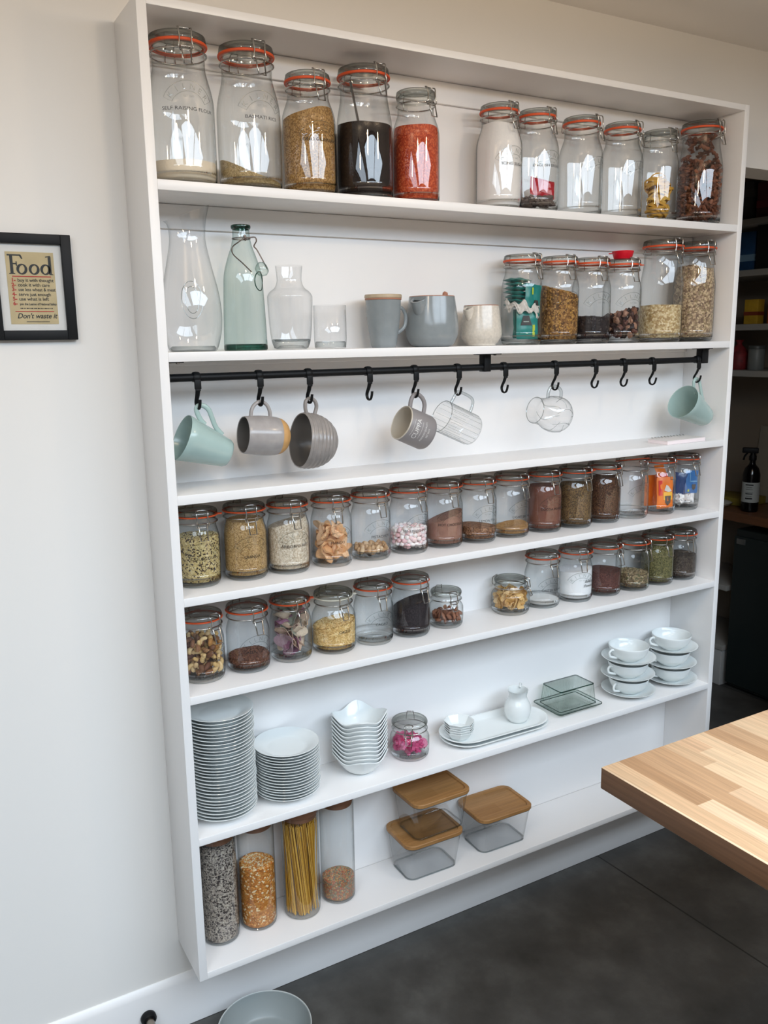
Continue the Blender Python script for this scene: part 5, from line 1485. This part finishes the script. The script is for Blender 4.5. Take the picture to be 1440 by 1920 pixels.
stuffc(3, 'soup_grain', 'pulses', 'mixed orange and grey pulses in the bottom of the last cylinder', varied('pulses', ['#b98a5c', '#c47a5a', '#8c8570', '#a59678', '#c9a06c', '#b5674c', '#7d7a68'], 'island', .6), .055, .002, .003, 1300, (.0028, .0018, .0026), .45, cm=granular('pulse_bed', ['#a07a52', '#a9664c', '#8c8570'], 280))
msp = varied('spaghetti', ['#d6a440', '#cb9834', '#deb050', '#c28f30'], 'object', .5)
spm = MB().tube([(0, 0, -.117), (0, 0, .117)], .00115, 6).mesh('spaghetti_strand', msp, 60)
rg = random.Random(9)
c0 = cyl[2][0]
for i in range(170):
    a = rg.uniform(0, 2 * PI); R = .0415 * math.sqrt(rg.uniform(.15, 1))
    tw = -1.15 * rg.uniform(.75, 1.1)
    R2 = min(.0418, R * rg.uniform(.95, 1.04)); R1 = R * rg.uniform(.86, 1.0)
    p0 = Vector((R1 * math.cos(a), R1 * math.sin(a), .008 + rg.uniform(0, .004)))
    p1 = Vector((R2 * math.cos(a + tw * .55), R2 * math.sin(a + tw * .55), p0.z + .230))
    o = link('spaghetti_strand', spm, None, c0 + (p0 + p1) / 2)
    o.rotation_mode = 'QUATERNION'
    o.rotation_quaternion = Vector((0, 0, 1)).rotation_difference((p1 - p0).normalized())
    tag(o, 'strand of dry spaghetti in the tall glass cylinder', 'pasta', 'spaghetti strands')
# glass containers with bamboo lids
def container(label, x, y, z, rot):
    t = thing('food_container', label, 'food container', (x, y, z), (0, 0, math.radians(rot)), 'glass food containers')
    mb = MB()
    loft(mb, [rr3(.066, .040, .016, .0005), rr3(.0735, .0475, .020, .0005), rr3(.0765, .0505, .022, .004), rr3(.0840, .0635, .024, .092), rr3(.0855, .0650, .024, .0935), rr3(.0855, .0650, .024, .0965), rr3(.083, .0625, .022, .0965)], True, False)
    mb.build('glass_dish', M['clear'], t, 40)
    MB().tube(rr3(.0748, .0488, .021, .0022), .0021, 6, True).build('thick_base_edge', M['thickclear'], t)
    mb = MB(); loft(mb, [rr3(.0845, .064, .024, .0968), rr3(.0865, .066, .025, .0972), rr3(.0865, .066, .025, .0992), rr3(.084, .064, .024, .0995)])
    mb.build('seal', plain('clear_grey_seal', '#55585a', .4) if 'clear_grey_seal' not in bpy.data.materials else bpy.data.materials['clear_grey_seal'], t, 40)
    mb = MB()
    loft(mb, [rr3(.0870, .0670, .0255, .0995), rr3(.0885, .0685, .0265, .1005), rr3(.0885, .0685, .0265, .1085), rr3(.0872, .0672, .026, .1100), rr3(.0790, .0590, .022, .1100), rr3(.0775, .0575, .021, .1066), rr3(.0745, .0545, .020, .1060)])
    mb.build('bamboo_lid', M['bamboo'], t, 40)
    return t
container('lower of two stacked glass containers with bamboo lids', .6510, .0900, Z7, -1)
container('upper stacked glass container whose bamboo lid nearly touches the shelf above', .6720, .0895, Z7 + .1102, 1)
container('single glass container with a bamboo lid right of the stacked pair', .8840, .0900, Z7, -1.5)

# ------------------------------------------------------------------ dark pantry through the opening
PX, PXW, PY0, PY1 = 2.79, 3.14, WALL_Y + .12, 1.45
structure(MB().box(PXW, PXW + .1, PY0, PY1 + .1, 0, CEIL).build('wall_pantry_right', M['taupe'], smooth=0))  # the pantry's shade is painted into its wall colour
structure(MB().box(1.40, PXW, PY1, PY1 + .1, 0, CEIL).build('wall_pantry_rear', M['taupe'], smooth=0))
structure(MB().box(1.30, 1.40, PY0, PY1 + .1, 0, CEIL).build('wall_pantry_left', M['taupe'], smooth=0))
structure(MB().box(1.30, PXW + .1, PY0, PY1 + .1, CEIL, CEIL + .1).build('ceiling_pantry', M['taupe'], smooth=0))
pw = plain('pantry_shelf_shaded', '#a5a29c', .5)  # white boards greyed, so their colour carries the pantry's shade
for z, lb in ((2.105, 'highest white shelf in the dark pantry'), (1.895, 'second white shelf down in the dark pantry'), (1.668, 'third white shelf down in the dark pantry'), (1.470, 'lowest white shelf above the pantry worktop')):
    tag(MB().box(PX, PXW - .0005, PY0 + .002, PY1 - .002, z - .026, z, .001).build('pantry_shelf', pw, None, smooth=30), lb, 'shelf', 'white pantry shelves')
tag(MB().box(PX - .01, PXW - .0005, PY0 + .002, PY1 - .002, .800, .840, .002).build('pantry_worktop', M['dim_wood'], None, smooth=30), 'wooden worktop in the dark pantry', 'worktop')
fr_ = thing('pantry_fridge', 'dark fridge under the pantry worktop, seen past the shelf unit', 'fridge', (PX, .56, 0))
MB().box(.012, .34, -.265, .265, .02, .765, .004).build('fridge_body', plain('dark_green_grey', '#1d2526', .4), fr_, smooth=30)
MB().box(0, .012, -.265, .265, .035, .735, .003).build('door', plain('fridge_door', '#222c2d', .35), fr_, smooth=30)
MB().box(-.004, .0, .205, .250, .700, .725, .001).build('badge', plain('silver_badge', '#9a9c9c', .3, metal=.8), fr_, smooth=30)
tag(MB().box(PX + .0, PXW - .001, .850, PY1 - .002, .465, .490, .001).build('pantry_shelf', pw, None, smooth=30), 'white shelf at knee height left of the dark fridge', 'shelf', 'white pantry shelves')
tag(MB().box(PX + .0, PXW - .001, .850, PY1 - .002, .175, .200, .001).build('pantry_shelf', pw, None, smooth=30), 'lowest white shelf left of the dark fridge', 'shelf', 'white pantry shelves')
tag(MB().box(PX + .006, PXW - .04, .858, 1.15, .0, .174, .003).build('storage_box', plain('pale_box', '#b9b9b7', .6), None, smooth=30), 'pale storage box on the floor left of the dark fridge', 'box')
# spray bottle with a paper label
t = thing('spray_bottle', 'dark glass spray bottle with a pale paper label on the pantry worktop', 'bottle', (PX + .075, .815, .8402))
MB().lathe([(0, .001), (.033, 0), (.0365, .004), (.0370, .012), (.0370, .160)] + curve_prof([(.0365, .170), (.0290, .196), (.0160, .212), (.0130, .222), (.0130, .236)], 4) + [(0, .236)], 40).build('bottle_body', M['amberglass'], t)
MB().lathe([(.0374, .045), (.0375, .046), (.0375, .134), (.0374, .135)], 40).build('paper_label', plain('pale_label', '#b7bbb8', .7), t)
mb = MB()
for k, (z, hgt, wd) in enumerate(((.122, .0050, .034), (.112, .0016, .026), (.104, .0014, .030), (.090, .0012, .036), (.082, .0045, .030), (.072, .0016, .024), (.060, .0060, .030))):
    q = [(-wd / 2 + wd * j / 8, s) for j in range(9) for s in (0, hgt)]
    wrap(mb, q, [(2 * j, 2 * j + 2, 2 * j + 3, 2 * j + 1) for j in range(8)], .0376, -1.1, z)
mb.build('label_print', M['ink'], t, smooth=0)
mb = MB().lathe([(0, .232), (.0155, .232), (.0160, .236), (.0160, .250), (.012, .256), (.010, .268), (0, .268)], 24)
mb.box(-.045, .022, -.011, .011, .264, .288, .004)
mb.tube([(-.022, 0, .266), (-.034, 0, .250), (-.038, 0, .232)], .004, 8)
mb.xf(Matrix.Rotation(-.9, 4, 'Z')).build('spray_head', M['black'], t, 40)
# things on the pantry shelves
def pack(name, label, cat, x, y, z, sx, sy, sz, col, rot=0.0, band=None):
    o = thing(name, label, cat, (x, y, z + .0005), (0, 0, rot))
    MB().box(-sx / 2, sx / 2, -sy / 2, sy / 2, 0, sz, min(sx, sy, sz) * .06).build('carton', plain(name + '_card', col, .6, noise=.15, nscale=25), o, smooth=30)
    if band: MB().box(-sx / 2 - .0006, sx / 2 + .0006, -sy / 2 - .0006, sy / 2 + .0006, sz * band[1], sz * band[2]).build('printed_band', plain(name + '_band', band[0], .6), o, smooth=0)
    return o
pack('dark_carton', 'tall dark grey carton on the highest pantry shelf', 'carton', PX + .09, .935, 2.105, .06, .07, .165, '#3a3a3c', .1, ('#4b4a49', .6, .8))
pack('maroon_carton', 'maroon carton on the highest pantry shelf', 'carton', PX + .08, .82, 2.105, .05, .10, .15, '#5a2328', 0, ('#7c3038', .3, .5))
pack('blue_packet', 'blue packet on the second pantry shelf', 'packet', PX + .09, .925, 1.895, .06, .105, .165, '#1d4a78', .1, ('#7fa3bf', .25, .42))
pack('black_carton', 'black carton beside the blue packet in the pantry', 'carton', PX + .08, .80, 1.895, .07, .10, .19, '#1a1a1b', 0, None)
pack('yellow_packet', 'yellow packet on the third pantry shelf', 'packet', PX + .08, .865, 1.668, .05, .065, .105, '#c9a02a', .1, ('#8a3a20', .35, .5))
pack('orange_packet', 'orange packet at the edge of the third pantry shelf', 'packet', PX + .09, .755, 1.668, .06, .06, .15, '#b4532a', 0, None)
t = thing('red_net_bag', 'dark red bag of food on the lowest pantry shelf', 'bag', (PX + .10, .945, 1.4705))
mb = MB().lathe([(0, 0), (.042, 0), (.050, .015), (.049, .05), (.036, .085), (.014, .108), (.010, .115), (.020, .130), (0, .128)], 24)
mb.v = [(x * (1 + .06 * math.sin(9 * z * 40 + 3 * x * 90)), y * (1 + .05 * math.sin(z * 300)), z) for x, y, z in mb.v]
mb.build('bag_body', plain('dark_red_bag', '#7d1f22', .6, noise=.3, nscale=60), t, 60)
t = thing('grey_canister', 'pale grey canister on the lowest pantry shelf', 'canister', (PX + .09, .845, 1.4705))
MB().lathe([(0, 0), (.033, 0), (.035, .003), (.035, .088), (.033, .091), (0, .091)], 32).build('can_body', plain('grey_tin', '#7b7f7d', .4), t)
MB().lathe([(0, .0905), (.0355, .0905), (.0360, .093), (.0360, .102), (.034, .105), (0, .105)], 32).build('lid', plain('dark_tin_lid', '#4f5352', .4), t)
t = thing('pale_board', 'pale board leaning against the wall behind the pantry worktop', 'board', (PXW - .045, .78, .8405), (0, math.radians(6), 0))
MB().box(-.006, .006, -.20, .20, 0, .36, .004).build('board_panel', plain('pale_board_wood', '#a09a90', .6, noise=.06, nscale=12), t, smooth=30)
pack('yellow_tray', 'dull yellow tray lying at the back of the pantry worktop', 'tray', PX + .20, .99, .8405, .16, .22, .035, '#8a7a2c', .1, None)
o = thing('folded_cloth', 'pale folded cloth on the front of the pantry worktop', 'cloth', (PX + .055, .955, .8405), (0, 0, .2))
me = pillow(.045, .040, .030, 'cloth_fold', plain('pale_cloth', '#b5ada0', .9), 6, .002)
link('cloth_fold', me, o, (0, 0, .0175))
